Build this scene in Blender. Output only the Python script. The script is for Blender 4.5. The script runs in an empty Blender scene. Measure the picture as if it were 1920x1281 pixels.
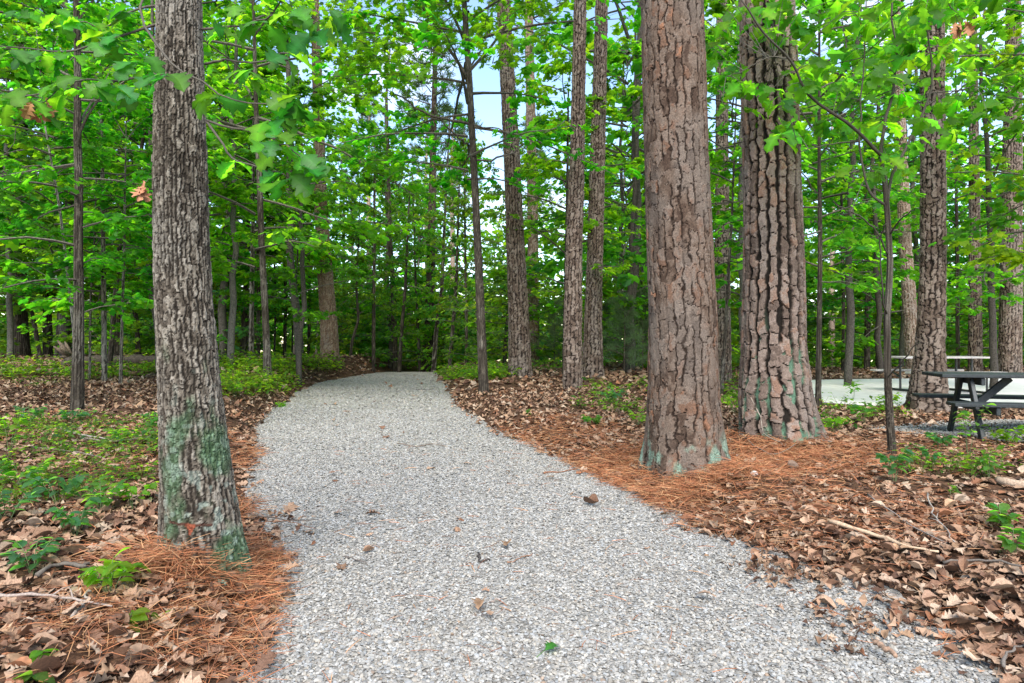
import bpy, math, random
import numpy as np
from math import radians, sin, cos, pi

random.seed(7)
C = bpy.context.scene.collection
SC = bpy.context.scene

# ------------------------------------------------------------------ camera, sky, sun, exposure
EYE = 1.3
F = 1280.0                                   # focal length in photo pixels (24 mm on 36 mm)
cam_d = bpy.data.cameras.new('camera')
cam_d.lens = 24; cam_d.sensor_width = 36; cam_d.clip_start = 0.05; cam_d.clip_end = 600
cam = bpy.data.objects.new('camera', cam_d); C.objects.link(cam)
cam.location = (0, 0, EYE); cam.rotation_euler = (radians(90), 0, 0)
SC.camera = cam

SUN_EL, SUN_AZ = radians(46), radians(-179)   # azimuth from +Y towards +X
world = bpy.data.worlds.new('World'); SC.world = world; world.use_nodes = True
nt = world.node_tree; nt.nodes.clear()
sky = nt.nodes.new('ShaderNodeTexSky'); sky.sky_type = 'NISHITA'; sky.sun_disc = False
sky.sun_elevation = SUN_EL; sky.sun_rotation = SUN_AZ
sky.air_density = 1.0; sky.dust_density = 0.05; sky.ozone_density = 1.3
tc = nt.nodes.new('ShaderNodeTexCoord'); mp = nt.nodes.new('ShaderNodeMapping')
mp.inputs['Scale'].default_value = (1.6, 1.6, 4.0)
nz = nt.nodes.new('ShaderNodeTexNoise'); nz.inputs['Scale'].default_value = 1.9
nz.inputs['Detail'].default_value = 7; nz.inputs['Roughness'].default_value = 0.55
rp = nt.nodes.new('ShaderNodeValToRGB')
rp.color_ramp.elements[0].position = 0.52; rp.color_ramp.elements[1].position = 0.72
mx = nt.nodes.new('ShaderNodeMixRGB'); mx.inputs[2].default_value = (4.4, 4.6, 5.0, 1)
bg = nt.nodes.new('ShaderNodeBackground'); bg.inputs['Strength'].default_value = 0.062
wo = nt.nodes.new('ShaderNodeOutputWorld')
L = nt.links.new
L(tc.outputs['Generated'], mp.inputs[0]); L(mp.outputs[0], nz.inputs['Vector']); L(nz.outputs['Fac'], rp.inputs[0])
L(rp.outputs[0], mx.inputs[0]); L(sky.outputs[0], mx.inputs[1]); L(mx.outputs[0], bg.inputs[0]); L(bg.outputs[0], wo.inputs[0])

sun_d = bpy.data.lights.new('sun', 'SUN'); sun_d.energy = 1.5; sun_d.angle = radians(45); sun_d.color = (1, 0.945, 0.86)
sun = bpy.data.objects.new('sun', sun_d); C.objects.link(sun)
sun.rotation_euler = (radians(90) - SUN_EL, 0, pi - SUN_AZ)
sun.location = (0, 0, 30)

SC.view_settings.view_transform = 'Standard'; SC.view_settings.look = 'None'
SC.view_settings.gamma = 1; SC.view_settings.use_curve_mapping = False
SC.view_settings.exposure = 2.65
SC.render.engine = 'CYCLES'
cy = SC.cycles
cy.max_bounces = 7; cy.diffuse_bounces = 4; cy.glossy_bounces = 2; cy.transmission_bounces = 5
cy.sample_clamp_indirect = 8
cy.use_denoising = True

# ------------------------------------------------------------------ numeric helpers
def ss(a, b, x):
    t = np.clip((np.asarray(x, float) - a) / (b - a), 0, 1); return t * t * (3 - 2 * t)

def hash3(ix, iy, iz, seed):
    h = (ix.astype(np.int64) * 374761393 + iy.astype(np.int64) * 668265263 + iz.astype(np.int64) * 2147483647 + seed * 974711) & 0xffffffff
    h = ((h ^ (h >> 13)) * 1274126177) & 0xffffffff
    h = ((h ^ (h >> 16)) * 2246822519) & 0xffffffff
    return ((h ^ (h >> 15)) & 0xffffff) / float(0xffffff)

def vnoise(x, y, z, seed=0):
    x, y, z = np.broadcast_arrays(np.asarray(x, float), np.asarray(y, float), np.asarray(z, float))
    ix, iy, iz = np.floor(x), np.floor(y), np.floor(z)
    fx, fy, fz = x - ix, y - iy, z - iz
    fx, fy, fz = [t * t * (3 - 2 * t) for t in (fx, fy, fz)]
    r = 0
    for a in (0, 1):
        for b in (0, 1):
            for c in (0, 1):
                w = (fx if a else 1 - fx) * (fy if b else 1 - fy) * (fz if c else 1 - fz)
                r = r + w * hash3(ix + a, iy + b, iz + c, seed)
    return r * 2 - 1

def fbm(x, y, z, seed=0, o=3):
    r, a = 0, 0.5
    for k in range(o):
        r = r + a * vnoise(x * 2 ** k, y * 2 ** k, z * 2 ** k, seed + k * 17); a *= 0.5
    return r

def voro(u, v, nper, seed, jit=0.85):
    """cellular pattern in (u, v), u wraps after nper cells: F1, F2, a random number per cell, and how upright the nearest joint is"""
    iu, iv = np.floor(u), np.floor(v)
    f1 = np.full(u.shape, 9.); f2 = np.full(u.shape, 9.); rid = np.zeros(u.shape)
    p1 = np.zeros(u.shape + (2,)); p2 = np.zeros(u.shape + (2,))
    for a in (-1, 0, 1):
        for b in (-1, 0, 1):
            cu, cv = iu + a, iv + b
            wu = np.mod(cu, nper)
            off = 0.5 * np.mod(cv, 2)*0
            px = cu + 0.5 + (hash3(wu, cv, cv * 0, seed) - .5) * jit + off
            py = cv + 0.5 + (hash3(wu, cv, cv * 0 + 1, seed) - .5) * jit
            r = hash3(wu, cv, cv * 0 + 2, seed)
            d = np.hypot(u - px, v - py)
            n1 = d < f1; n2 = (~n1) & (d < f2)
            f2 = np.where(n1, f1, np.where(n2, d, f2))
            p2 = np.where(n1[..., None], p1, np.where(n2[..., None], np.stack([px, py], -1), p2))
            p1 = np.where(n1[..., None], np.stack([px, py], -1), p1)
            rid = np.where(n1, r, rid); f1 = np.where(n1, d, f1)
    dd = np.abs(p2 - p1)
    up = dd[..., 0] / (dd.sum(-1) + 1e-6)
    return f1, f2, rid, up

# ------------------------------------------------------------------ mesh helpers
def mesh_np(name, V, faces, col=None, mats=(), smooth=False, midx=None):
    me = bpy.data.meshes.new(name)
    V = np.ascontiguousarray(V, np.float32)
    if isinstance(faces, np.ndarray): faces = [faces]
    me.vertices.add(len(V)); me.vertices.foreach_set('co', V.ravel())
    loops = np.concatenate([f.ravel() for f in faces]).astype(np.int32)
    tot = np.concatenate([np.full(len(f), f.shape[1], np.int32) for f in faces])
    st = np.concatenate([[0], np.cumsum(tot)[:-1]]).astype(np.int32)
    me.loops.add(len(loops)); me.loops.foreach_set('vertex_index', loops)
    me.polygons.add(len(tot)); me.polygons.foreach_set('loop_start', st); me.polygons.foreach_set('loop_total', tot)
    me.polygons.foreach_set('use_smooth', np.full(len(tot), smooth))
    if col is not None:
        a = me.color_attributes.new('Col', 'FLOAT_COLOR', 'POINT')
        c4 = np.ones((len(V), 4), np.float32); c4[:, :3] = col
        a.data.foreach_set('color', c4.ravel())
    for m in mats: me.materials.append(m)
    if midx is not None: me.polygons.foreach_set('material_index', midx.astype(np.int32))
    me.update(calc_edges=True)
    return me

def obj(name, me, parent=None, loc=(0, 0, 0)):
    o = bpy.data.objects.new(name, me); C.objects.link(o); o.location = loc
    if parent: o.parent = parent
    return o

def tag(o, label, cat, group=None, kind=None):
    if label: o['label'] = label
    if cat: o['category'] = cat
    if group: o['group'] = group
    if kind: o['kind'] = kind
    return o

def thing(name, label, cat, loc=(0, 0, 0), rz=0, group=None):
    o = bpy.data.objects.new(name, None); C.objects.link(o)
    o.location = loc; o.rotation_euler = (0, 0, rz); o.empty_display_size = 0.1
    return tag(o, label, cat, group)

def copy_tree(o, parent=None):
    c = o.copy(); C.objects.link(c); c.parent = parent
    for ch in list(o.children): copy_tree(ch, c)
    return c

class MB:
    """collects pieces (vertices, faces, colours) for ONE mesh"""
    def __init__(s): s.V, s.F, s.K, s.M, s.n = [], {3: [], 4: []}, [], {3: [], 4: []}, 0
    def add(s, V, Fa, col, m=0):
        V = np.asarray(V, float); s.V.append(V)
        if not isinstance(Fa, list): Fa = [Fa]
        for f in Fa:
            f = np.asarray(f); s.F[f.shape[1]].append(f + s.n); s.M[f.shape[1]].append(np.full(len(f), m))
        s.K.append(np.broadcast_to(np.asarray(col, float), (len(V), 3))); s.n += len(V)
    def build(s, name, mats, smooth=False, offset=None):
        V = np.concatenate(s.V)
        if offset is not None: V = V - np.asarray(offset)
        fs = [np.concatenate(s.F[k]) for k in (3, 4) if s.F[k]]
        mi = np.concatenate([np.concatenate(s.M[k]) for k in (3, 4) if s.F[k]])
        return mesh_np(name, V, fs, np.concatenate(s.K), mats, smooth, mi)

def tube(pts, rad, sides=6, cap=True, wob=0, seed=0):
    pts = np.asarray(pts, float); n = len(pts); rad = np.broadcast_to(np.asarray(rad, float), (n,))
    t = np.gradient(pts, axis=0); t /= np.linalg.norm(t, axis=1)[:, None] + 1e-9
    ref = np.where(np.abs(t[:, 2:3]) > .9, np.array([[0, 1., 0]]), np.array([[0, 0, 1.]]))
    if np.abs(t[:, 2]).mean() > .8: ref = np.tile([[0, 1., 0]], (n, 1))
    elif np.abs(t[:, 2]).max() < .95: ref = np.tile([[0, 0, 1.]], (n, 1))
    a = np.cross(t, ref); a /= np.linalg.norm(a, axis=1)[:, None] + 1e-9
    b = np.cross(a, t)
    th = np.arange(sides) * 2 * pi / sides
    rr = rad[:, None] * np.ones((1, sides))
    if wob: rr = rr * (1 + wob * (np.random.RandomState(seed).rand(n, sides) - .5))
    V = pts[:, None] + rr[..., None] * (np.cos(th)[None, :, None] * a[:, None] + np.sin(th)[None, :, None] * b[:, None])
    V = V.reshape(-1, 3)
    i = np.arange(n - 1)[:, None] * sides; j = np.arange(sides)[None]; k = (j + 1) % sides
    Q = np.stack([i + j, i + k, i + sides + k, i + sides + j], -1).reshape(-1, 4)
    fs = [Q]
    if cap:
        V = np.concatenate([V, pts[:1], pts[-1:]]); m = n * sides
        j = np.arange(sides); k = (j + 1) % sides
        fs.append(np.concatenate([np.stack([k, j, j * 0 + m], -1), np.stack([(n - 1) * sides + j, (n - 1) * sides + k, j * 0 + m + 1], -1)]))
    return V, fs

def smooth_line(P, n):
    """resample a polyline with Catmull-Rom"""
    P = np.asarray(P, float)
    if len(P) == 2: return P[0] + np.linspace(0, 1, n)[:, None] * (P[1] - P[0])
    E = np.concatenate([2 * P[:1] - P[1:2], P, 2 * P[-1:] - P[-2:-1]])
    u = np.linspace(0, len(P) - 1 - 1e-6, n); i = u.astype(int); t = (u - i)[:, None]
    a, b, c, d = E[i], E[i + 1], E[i + 2], E[i + 3]
    return .5 * (2 * b + (c - a) * t + (2 * a - 5 * b + 4 * c - d) * t ** 2 + (3 * b - a - 3 * c + d) * t ** 3)

def box(sx, sy, sz, c=(0, 0, 0), bev=0.006):
    """box with chamfered long edges (axis x is the long one)"""
    hx, hy, hz = sx / 2, sy / 2, sz / 2; b = min(bev, hy * .4, hz * .4)
    prof = np.array([(-hy + b, -hz), (hy - b, -hz), (hy, -hz + b), (hy, hz - b), (hy - b, hz), (-hy + b, hz), (-hy, hz - b), (-hy, -hz + b)])
    V = []
    for x, s in ((-hx, 1 - b / hy), (-hx + b, 1), (hx - b, 1), (hx, 1 - b / hy)):
        V += [(x, p[0] * s, p[1] * (1 - b / hz if s < 1 else 1)) for p in prof]
    V = np.array(V) + np.asarray(c)
    Q = [[r * 8 + j, r * 8 + (j + 1) % 8, r * 8 + 8 + (j + 1) % 8, r * 8 + 8 + j] for r in range(3) for j in range(8)]
    Q = [[q[3], q[2], q[1], q[0]] for q in Q]
    Q += [[0, 1, 2, 3], [0, 3, 4, 7], [4, 5, 6, 7], [27, 26, 25, 24], [31, 28, 27, 24], [31, 30, 29, 28]]
    return V, np.array(Q)

def beam(p, q, w, h, up=(0, 0, 1), bev=.006):
    p, q = np.asarray(p, float), np.asarray(q, float); d = q - p; Ln = np.linalg.norm(d); x = d / Ln
    y = np.cross(np.asarray(up, float), x); y /= np.linalg.norm(y); z = np.cross(x, y)
    V, Q = box(Ln, w, h, bev=bev)
    return V @ np.array([x, y, z]) + (p + q) / 2, Q

def frames(axis, normal):
    """rotation matrices whose columns are (side, axis, normal)"""
    y = axis / (np.linalg.norm(axis, axis=1)[:, None] + 1e-9)
    x = np.cross(y, normal); x /= np.linalg.norm(x, axis=1)[:, None] + 1e-9
    z = np.cross(x, y)
    return np.stack([x, y, z], -1)

def scatter(mb, V, Fa, pos, R, scale, col, m=0, vcol=None):
    N = len(pos)
    if N == 0: return
    V = np.asarray(V, float); Fa = np.asarray(Fa)
    sc = np.asarray(scale, float)
    if sc.ndim == 1: sc = np.repeat(sc[:, None], 3, 1)
    W = np.einsum('nij,nkj->nki', R, V[None] * sc[:, None, :]) + pos[:, None]
    FF = (Fa[None] + (np.arange(N) * len(V))[:, None, None]).reshape(-1, Fa.shape[1])
    K = np.repeat(np.asarray(col)[:, None], len(V), 1)
    if vcol is not None: K = K * vcol[None, :, None]
    mb.add(W.reshape(-1, 3), FF, K.reshape(-1, 3), m)

def euler_R(yaw, pitch, roll):
    c, s = np.cos, np.sin; o = np.zeros_like(yaw); i = o + 1
    Rz = np.stack([np.stack([c(yaw), -s(yaw), o], -1), np.stack([s(yaw), c(yaw), o], -1), np.stack([o, o, i], -1)], 1)
    Rx = np.stack([np.stack([i, o, o], -1), np.stack([o, c(pitch), -s(pitch)], -1), np.stack([o, s(pitch), c(pitch)], -1)], 1)
    Ry = np.stack([np.stack([c(roll), o, s(roll)], -1), np.stack([o, i, o], -1), np.stack([-s(roll), o, c(roll)], -1)], 1)
    return Rz @ Rx @ Ry

# ------------------------------------------------------------------ leaf shapes (length 1 along +Y, root at origin)
def strip_leaf(t, w, fwd=None, fold=.25, bend=.3, twist=0, curl=0, wav=0, asym=0):
    t = np.array(t, float); w = np.array(w, float); fwd = np.zeros_like(t) if fwd is None else np.array(fwd, float)
    V = []
    for i in range(len(t)):
        for sgn in (-1, 0, 1):
            x = sgn * w[i] * (1 + asym * sgn); y = t[i] + (fwd[i] if sgn else 0)
            z = fold * abs(x) - bend * (y - .4) ** 2 + curl * x * x * 3 + wav * sin(9 * y + 2 * sgn) * abs(sgn) + twist * x * (y - .4)
            V.append((x, y, z))
    Fa = []
    for i in range(len(t) - 1):
        for s in (0, 1):
            a = i * 3 + s; b = a + 1; c = a + 3; d = a + 4
            Fa += [(a, b, d), (a, d, c)]
    return np.array(V), np.array(Fa)

OAK_T = [0, .1, .2, .3, .4, .5, .62, .73, .86, 1]
OAK_W = [.012, .05, .2, .1, .33, .15, .38, .17, .2, .01]
OAK_F = [0, 0, .05, 0, .07, 0, .08, 0, .07, 0]
def oak_fine(seed=0, **k):
    r = np.random.RandomState(seed); t = np.linspace(0, 1, 20)
    env = np.interp(t, [0, .1, .3, .6, .85, 1], [.012, .04, .22, .40, .24, .01]); lob = .5 + .5 * np.sin((t * 4.3 - .3 + .1 * r.randn()) * 2 * pi - pi / 2)
    w = env * (.50 + .50 * lob ** .7) ; w[0] = .012; w[-1] = .008
    V, Fa = strip_leaf(t, w, np.where(lob > .5, .045, .01) * (t > .1) * (t < .97), **k)
    V[:, 0] += .06 * np.sin(2.2 * V[:, 1] + seed); return V, Fa
def oak(**k): return strip_leaf(OAK_T, OAK_W, OAK_F, **k)
ELL_T = [0, .12, .35, .62, .85, 1]; ELL_W = [.01, .14, .26, .24, .12, .005]
def ell(**k): return strip_leaf(ELL_T, ELL_W, None, **k)
def maple():
    a = np.radians([-90, -28, -2, 25, 52, 90, 128, 155, 182, 208])
    r = np.array([.36, .36, .52, .3, .58, .3, .58, .3, .52, .36]) ; r[5] = .3
    a = np.radians([-100, -35, 0, 28, 52, 72, 90, 108, 128, 152, 180, 215]); r = np.array([.3, .34, .5, .27, .55, .3, .62, .3, .55, .27, .5, .34])
    V = [(0, .38, .05)] + [(np.cos(t) * q, .38 + np.sin(t) * q, -.10 * q) for t, q in zip(a, r)]
    n = len(a); Fa = [(0, 1 + i, 1 + (i + 1) % n) for i in range(n)]
    return np.array(V), np.array(Fa)
def maple_low():
    V = np.array([(0, 0, 0), (.5, .3, -.05), (.22, .45, .03), (.36, .82, -.06), (0, 1, -.08), (-.36, .82, -.06), (-.22, .45, .03), (-.5, .3, -.05)])
    Fa = np.array([(0, 1, 2), (0, 2, 6), (0, 6, 7), (2, 3, 4), (2, 4, 6), (6, 4, 5)])
    return V, Fa
def diamond():
    return np.array([(0, 0, 0), (.42, .5, .1), (0, 1, 0), (-.42, .5, .1)]), np.array([(0, 1, 2), (0, 2, 3)])

# ------------------------------------------------------------------ materials
def mat(name):
    m = bpy.data.materials.new(name); m.use_nodes = True
    n = m.node_tree; b = n.nodes['Principled BSDF']; return m, n, b

def noise_node(n, scale, detail=4, coord='Object'):
    t = n.nodes.new('ShaderNodeTexCoord'); z = n.nodes.new('ShaderNodeTexNoise')
    z.inputs['Scale'].default_value = scale; z.inputs['Detail'].default_value = detail
    n.links.new(t.outputs[coord], z.inputs['Vector']); return z

def attr_mat(name, rough=.8, spec=.25, nscale=60, namp=.35, bump=.0, bdist=.003, objrand=0):
    """colour from the mesh's own Col attribute, mottled by noise"""
    m, n, b = mat(name)
    a = n.nodes.new('ShaderNodeAttribute'); a.attribute_name = 'Col'
    z = noise_node(n, nscale, 5)
    mr = n.nodes.new('ShaderNodeMapRange'); mr.inputs['From Min'].default_value = .3; mr.inputs['From Max'].default_value = .7
    mr.inputs['To Min'].default_value = 1 - namp; mr.inputs['To Max'].default_value = 1 + namp
    mu = n.nodes.new('ShaderNodeMixRGB'); mu.blend_type = 'MULTIPLY'; mu.inputs[0].default_value = 1
    n.links.new(z.outputs['Fac'], mr.inputs['Value']); n.links.new(a.outputs['Color'], mu.inputs[1]); n.links.new(mr.outputs[0], mu.inputs[2])
    out = mu.outputs[0]
    if objrand:
        oi = n.nodes.new('ShaderNodeObjectInfo'); m2 = n.nodes.new('ShaderNodeMapRange')
        m2.inputs['To Min'].default_value = 1 - objrand; m2.inputs['To Max'].default_value = 1 + objrand
        mv = n.nodes.new('ShaderNodeMixRGB'); mv.blend_type = 'MULTIPLY'; mv.inputs[0].default_value = 1
        n.links.new(oi.outputs['Random'], m2.inputs['Value']); n.links.new(out, mv.inputs[1]); n.links.new(m2.outputs[0], mv.inputs[2]); out = mv.outputs[0]
    n.links.new(out, b.inputs['Base Color'])
    b.inputs['Roughness'].default_value = rough; b.inputs['Specular IOR Level'].default_value = spec
    if bump:
        bp = n.nodes.new('ShaderNodeBump'); bp.inputs['Strength'].default_value = bump; bp.inputs['Distance'].default_value = bdist
        n.links.new(z.outputs['Fac'], bp.inputs['Height']); n.links.new(bp.outputs[0], b.inputs['Normal'])
    return m

def leaf_mat(name, trans=.66, tint=(4.9, 4.2, 1.1), rough=.5, spec=.22, hue=.025, val=.22):
    m, n, b = mat(name)
    a = n.nodes.new('ShaderNodeAttribute'); a.attribute_name = 'Col'
    oi = n.nodes.new('ShaderNodeObjectInfo')
    hs = n.nodes.new('ShaderNodeHueSaturation')
    r1 = n.nodes.new('ShaderNodeMapRange'); r1.inputs['To Min'].default_value = .5 - hue; r1.inputs['To Max'].default_value = .5 + hue
    fr = n.nodes.new('ShaderNodeMath'); fr.operation = 'MULTIPLY'; fr.inputs[1].default_value = 7.31
    f2 = n.nodes.new('ShaderNodeMath'); f2.operation = 'FRACT'
    r2 = n.nodes.new('ShaderNodeMapRange'); r2.inputs['To Min'].default_value = 1 - val; r2.inputs['To Max'].default_value = 1 + val
    n.links.new(oi.outputs['Random'], r1.inputs['Value']); n.links.new(r1.outputs[0], hs.inputs['Hue'])
    n.links.new(oi.outputs['Random'], fr.inputs[0]); n.links.new(fr.outputs[0], f2.inputs[0]); n.links.new(f2.outputs[0], r2.inputs['Value'])
    n.links.new(r2.outputs[0], hs.inputs['Value']); n.links.new(a.outputs['Color'], hs.inputs['Color'])
    n.links.new(hs.outputs[0], b.inputs['Base Color'])
    b.inputs['Roughness'].default_value = rough; b.inputs['Specular IOR Level'].default_value = spec
    tm = n.nodes.new('ShaderNodeMixRGB'); tm.blend_type = 'MULTIPLY'; tm.inputs[0].default_value = 1; tm.inputs[2].default_value = (*tint, 1)
    n.links.new(hs.outputs[0], tm.inputs[1])
    tr = n.nodes.new('ShaderNodeBsdfTranslucent'); n.links.new(tm.outputs[0], tr.inputs['Color'])
    ms = n.nodes.new('ShaderNodeMixShader'); ms.inputs[0].default_value = trans
    n.links.new(b.outputs[0], ms.inputs[1]); n.links.new(tr.outputs[0], ms.inputs[2])
    n.links.new(ms.outputs[0], n.nodes['Material Output'].inputs['Surface'])
    return m

M_LEAF = leaf_mat('green_leaf')
M_BROADLEAF = leaf_mat('oak_leaf_green', trans=.45, tint=(2.6, 2.8, 1.0), rough=.45, spec=.22)
M_NEEDLE = leaf_mat('pine_needle_green', trans=.25, tint=(1.3, 1.3, .9))
M_BARK = attr_mat('bark', .9, .15, 90, .4, .6, .004)
M_BARKFAR = attr_mat('thin_bark', .9, .15, 30, .55, .5, .01)
M_TWIG = attr_mat('twig_bark', .85, .2, 120, .3)
M_STONE = attr_mat('limestone_chip', .85, .25, 120, .14, .3, .002)
M_LITTER = attr_mat('dead_leaf', .75, .25, 45, .28, .25, .002)
M_NEEDLEDEAD = attr_mat('dead_pine_needle', .7, .3, 30, .2)
M_CONCRETE = attr_mat('concrete', .9, .2, 4, .10, .1, .002)
M_DARKPLANK = attr_mat('dark_stained_plank', .55, .4, 35, .45, .3, .002)
M_TABLETOP = attr_mat('weathered_coated_plank', .7, .3, 12, .15)
M_TUBE = attr_mat('black_painted_tube', .4, .5, 30, .1)

def fallen_mat():
    m, n, b = mat('fallen_leaf_brown')
    oi = n.nodes.new('ShaderNodeObjectInfo'); cr = n.nodes.new('ShaderNodeValToRGB')
    e = cr.color_ramp.elements
    cols = [(0, (.10, .05, .03)), (.2, (.20, .105, .062)), (.45, (.29, .175, .11)), (.7, (.34, .22, .145)), (.88, (.39, .29, .21)), (1, (.23, .095, .05))]
    e[0].position = 0; e[0].color = (*cols[0][1], 1); e[1].position = 1; e[1].color = (*cols[-1][1], 1)
    for p, c in cols[1:-1]:
        q = e.new(p); q.color = (*c, 1)
    z = noise_node(n, 18, 5); mr = n.nodes.new('ShaderNodeMapRange'); mr.inputs['From Min'].default_value = .3; mr.inputs['From Max'].default_value = .7
    mr.inputs['To Min'].default_value = .55; mr.inputs['To Max'].default_value = 1.1
    mu = n.nodes.new('ShaderNodeMixRGB'); mu.blend_type = 'MULTIPLY'; mu.inputs[0].default_value = 1
    n.links.new(oi.outputs['Random'], cr.inputs[0]); n.links.new(cr.outputs[0], mu.inputs[1]); n.links.new(z.outputs['Fac'], mr.inputs['Value'])
    n.links.new(mr.outputs[0], mu.inputs[2]); n.links.new(mu.outputs[0], b.inputs['Base Color'])
    b.inputs['Roughness'].default_value = .7; b.inputs['Specular IOR Level'].default_value = .3
    return m
M_FALLEN = fallen_mat()

def soil_mat():
    m, n, b = mat('forest_soil')
    z = noise_node(n, 9, 8); z2 = noise_node(n, 45, 6); z3 = noise_node(n, .35, 3)
    cr = n.nodes.new('ShaderNodeValToRGB'); e = cr.color_ramp.elements
    e[0].position = .32; e[0].color = (.022, .013, .009, 1); e[1].position = .72; e[1].color = (.16, .085, .048, 1)
    q = e.new(.5); q.color = (.065, .035, .021, 1)
    ad = n.nodes.new('ShaderNodeMath'); ad.operation = 'MULTIPLY_ADD'; ad.inputs[1].default_value = .6
    ml = n.nodes.new('ShaderNodeMath'); ml.operation = 'MULTIPLY'; ml.inputs[1].default_value = .4
    n.links.new(z.outputs['Fac'], ml.inputs[0]); n.links.new(z2.outputs['Fac'], ad.inputs[0]); n.links.new(ml.outputs[0], ad.inputs[2])
    n.links.new(ad.outputs[0], cr.inputs[0]); n.links.new(cr.outputs[0], b.inputs['Base Color'])
    bp = n.nodes.new('ShaderNodeBump'); bp.inputs['Strength'].default_value = .9; bp.inputs['Distance'].default_value = .03
    n.links.new(ad.outputs[0], bp.inputs['Height']); n.links.new(bp.outputs[0], b.inputs['Normal'])
    b.inputs['Roughness'].default_value = .95; b.inputs['Specular IOR Level'].default_value = .1
    return m
M_SOIL = soil_mat()

def gravel_mat():
    m, n, b = mat('grey_gravel_bed')
    t = n.nodes.new('ShaderNodeTexCoord'); v = n.nodes.new('ShaderNodeTexVoronoi'); v.inputs['Scale'].default_value = 46
    v2 = n.nodes.new('ShaderNodeTexVoronoi'); v2.feature = 'DISTANCE_TO_EDGE'; v2.inputs['Scale'].default_value = 46
    n.links.new(t.outputs['Object'], v.inputs['Vector']); n.links.new(t.outputs['Object'], v2.inputs['Vector'])
    cr = n.nodes.new('ShaderNodeValToRGB'); e = cr.color_ramp.elements
    e[0].position = 0; e[0].color = (.15, .141, .127, 1); e[1].position = 1; e[1].color = (.36, .341, .31, 1)
    sp = n.nodes.new('ShaderNodeSeparateColor'); n.links.new(v.outputs['Color'], sp.inputs[0]); n.links.new(sp.outputs[0], cr.inputs[0])
    z = noise_node(n, .9, 5); mr = n.nodes.new('ShaderNodeMapRange'); mr.inputs['To Min'].default_value = .82; mr.inputs['To Max'].default_value = 1.12
    mu = n.nodes.new('ShaderNodeMixRGB'); mu.blend_type = 'MULTIPLY'; mu.inputs[0].default_value = 1
    n.links.new(z.outputs['Fac'], mr.inputs['Value']); n.links.new(cr.outputs[0], mu.inputs[1]); n.links.new(mr.outputs[0], mu.inputs[2])
    n.links.new(mu.outputs[0], b.inputs['Base Color'])
    bp = n.nodes.new('ShaderNodeBump'); bp.inputs['Strength'].default_value = 1; bp.inputs['Distance'].default_value = .02
    mm = n.nodes.new('ShaderNodeMath'); mm.operation = 'MINIMUM'; mm.inputs[1].default_value = .25
    n.links.new(v2.outputs['Distance'], mm.inputs[0]); n.links.new(mm.outputs[0], bp.inputs['Height']); n.links.new(bp.outputs[0], b.inputs['Normal'])
    b.inputs['Roughness'].default_value = .9; b.inputs['Specular IOR Level'].default_value = .2
    return m
M_GRAVEL = gravel_mat()

# ------------------------------------------------------------------ the lie of the land
def edge(tab):
    py = np.array([t[0] for t in tab], float); px = np.array([t[1] for t in tab], float)
    d = EYE * F / (py - 640.5); x = (px - 960) / F * d
    o = np.argsort(d); return d[o], x[o]
LE = edge([(1281, 512), (1180, 520), (1100, 535), (1040, 535), (1000, 500), (960, 480), (900, 489), (850, 492), (800, 490), (770, 515), (750, 545), (735, 558), (720, 590), (710, 640), (705, 672)])
RE = edge([(1281, 1812), (1200, 1715), (1150, 1655), (1100, 1580), (1055, 1490), (1020, 1365), (1000, 1300), (980, 1265), (950, 1215), (900, 1120), (870, 1055), (850, 1010), (800, 905), (770, 862), (750, 844), (735, 841), (722, 836), (712, 822), (706, 815)])
def xl(y): return np.interp(y, LE[0], LE[1]) + .05 * vnoise(y * 2.3, 3.3, 0, 5) + .03 * vnoise(y * 7, 1.3, 0, 6)
def xr(y): return np.interp(y, RE[0], RE[1]) + .05 * vnoise(y * 2.3, 9.3, 0, 7) + .03 * vnoise(y * 7, 5.3, 0, 8)
MOUNDS = [(-1.57, 3.5, .3, .05), (1.57, 6.25, .5, .05), (2.95, 7.7, .6, .05), (-3.3, 7.2, .5, .10), (-2.1, 4.2, .35, .05), (-4.6, 21.5, 1.2, .12), (1.9, 5.4, .5, .06), (-2.75, 10.5, .5, .12), (-3.1, 12.6, .5, .1)]
PAD = dict(z=.215)
def gh(x, y):
    x = np.asarray(x, float); y = np.asarray(y, float)
    l, r = xl(y), xr(y)
    eL, eR = l - x, x - r
    e = np.maximum(np.maximum(eL, eR), 0)
    hL = .10 + .028 * np.clip(y, 0, 20)
    hR = .16 + .20 * ss(10, 18, y) * (1 - ss(4, 6.0, x))
    h = np.where(eL > 0, hL, hR) * ss(0, .85, e)
    bank = ss(0, .5, e)
    h = h + bank * (.05 * vnoise(x * .9, y * .9, 0, 11) + .018 * vnoise(x * 3.1, y * 3.1, 0, 12))
    padm = ss(3.8, 5.6, x) * ss(10.5, 12, y) * (1 - ss(21, 23, y))
    h = h * (1 - padm) + .19 * padm
    for mx_, my_, s_, a_ in MOUNDS: h = h + bank * a_ * np.exp(-((x - mx_) ** 2 + (y - my_) ** 2) / s_ ** 2)
    h = h - .03 * (1 - ss(0, .12, e))
    y0 = np.where(x < l, 30, 26.) - 0
    y0 = 26 + 4 * ss(0, 3, eL)
    dy = np.clip(y - y0, 0, None)
    h = h - np.where(dy < 8, .0035 * dy ** 2, .224 + .056 * (dy - 8)) * 1.0
    return np.maximum(h, -4.5)

def ground_hit(px, py):
    d = np.geomspace(1.2, 140, 4000)
    z = EYE + (640.5 - py) / F * d; g = gh((px - 960) / F * d, d)
    i = np.argmax(z <= g) if (z <= g).any() else len(d) - 1
    return float(d[i])
def W(px, py, d): return np.array([(px - 960) / F * d, d, EYE + (640.5 - py) / F * d])
def G(px, py):
    d = ground_hit(px, py); x = (px - 960) / F * d
    return np.array([x, d, float(gh(x, d))])

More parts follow.
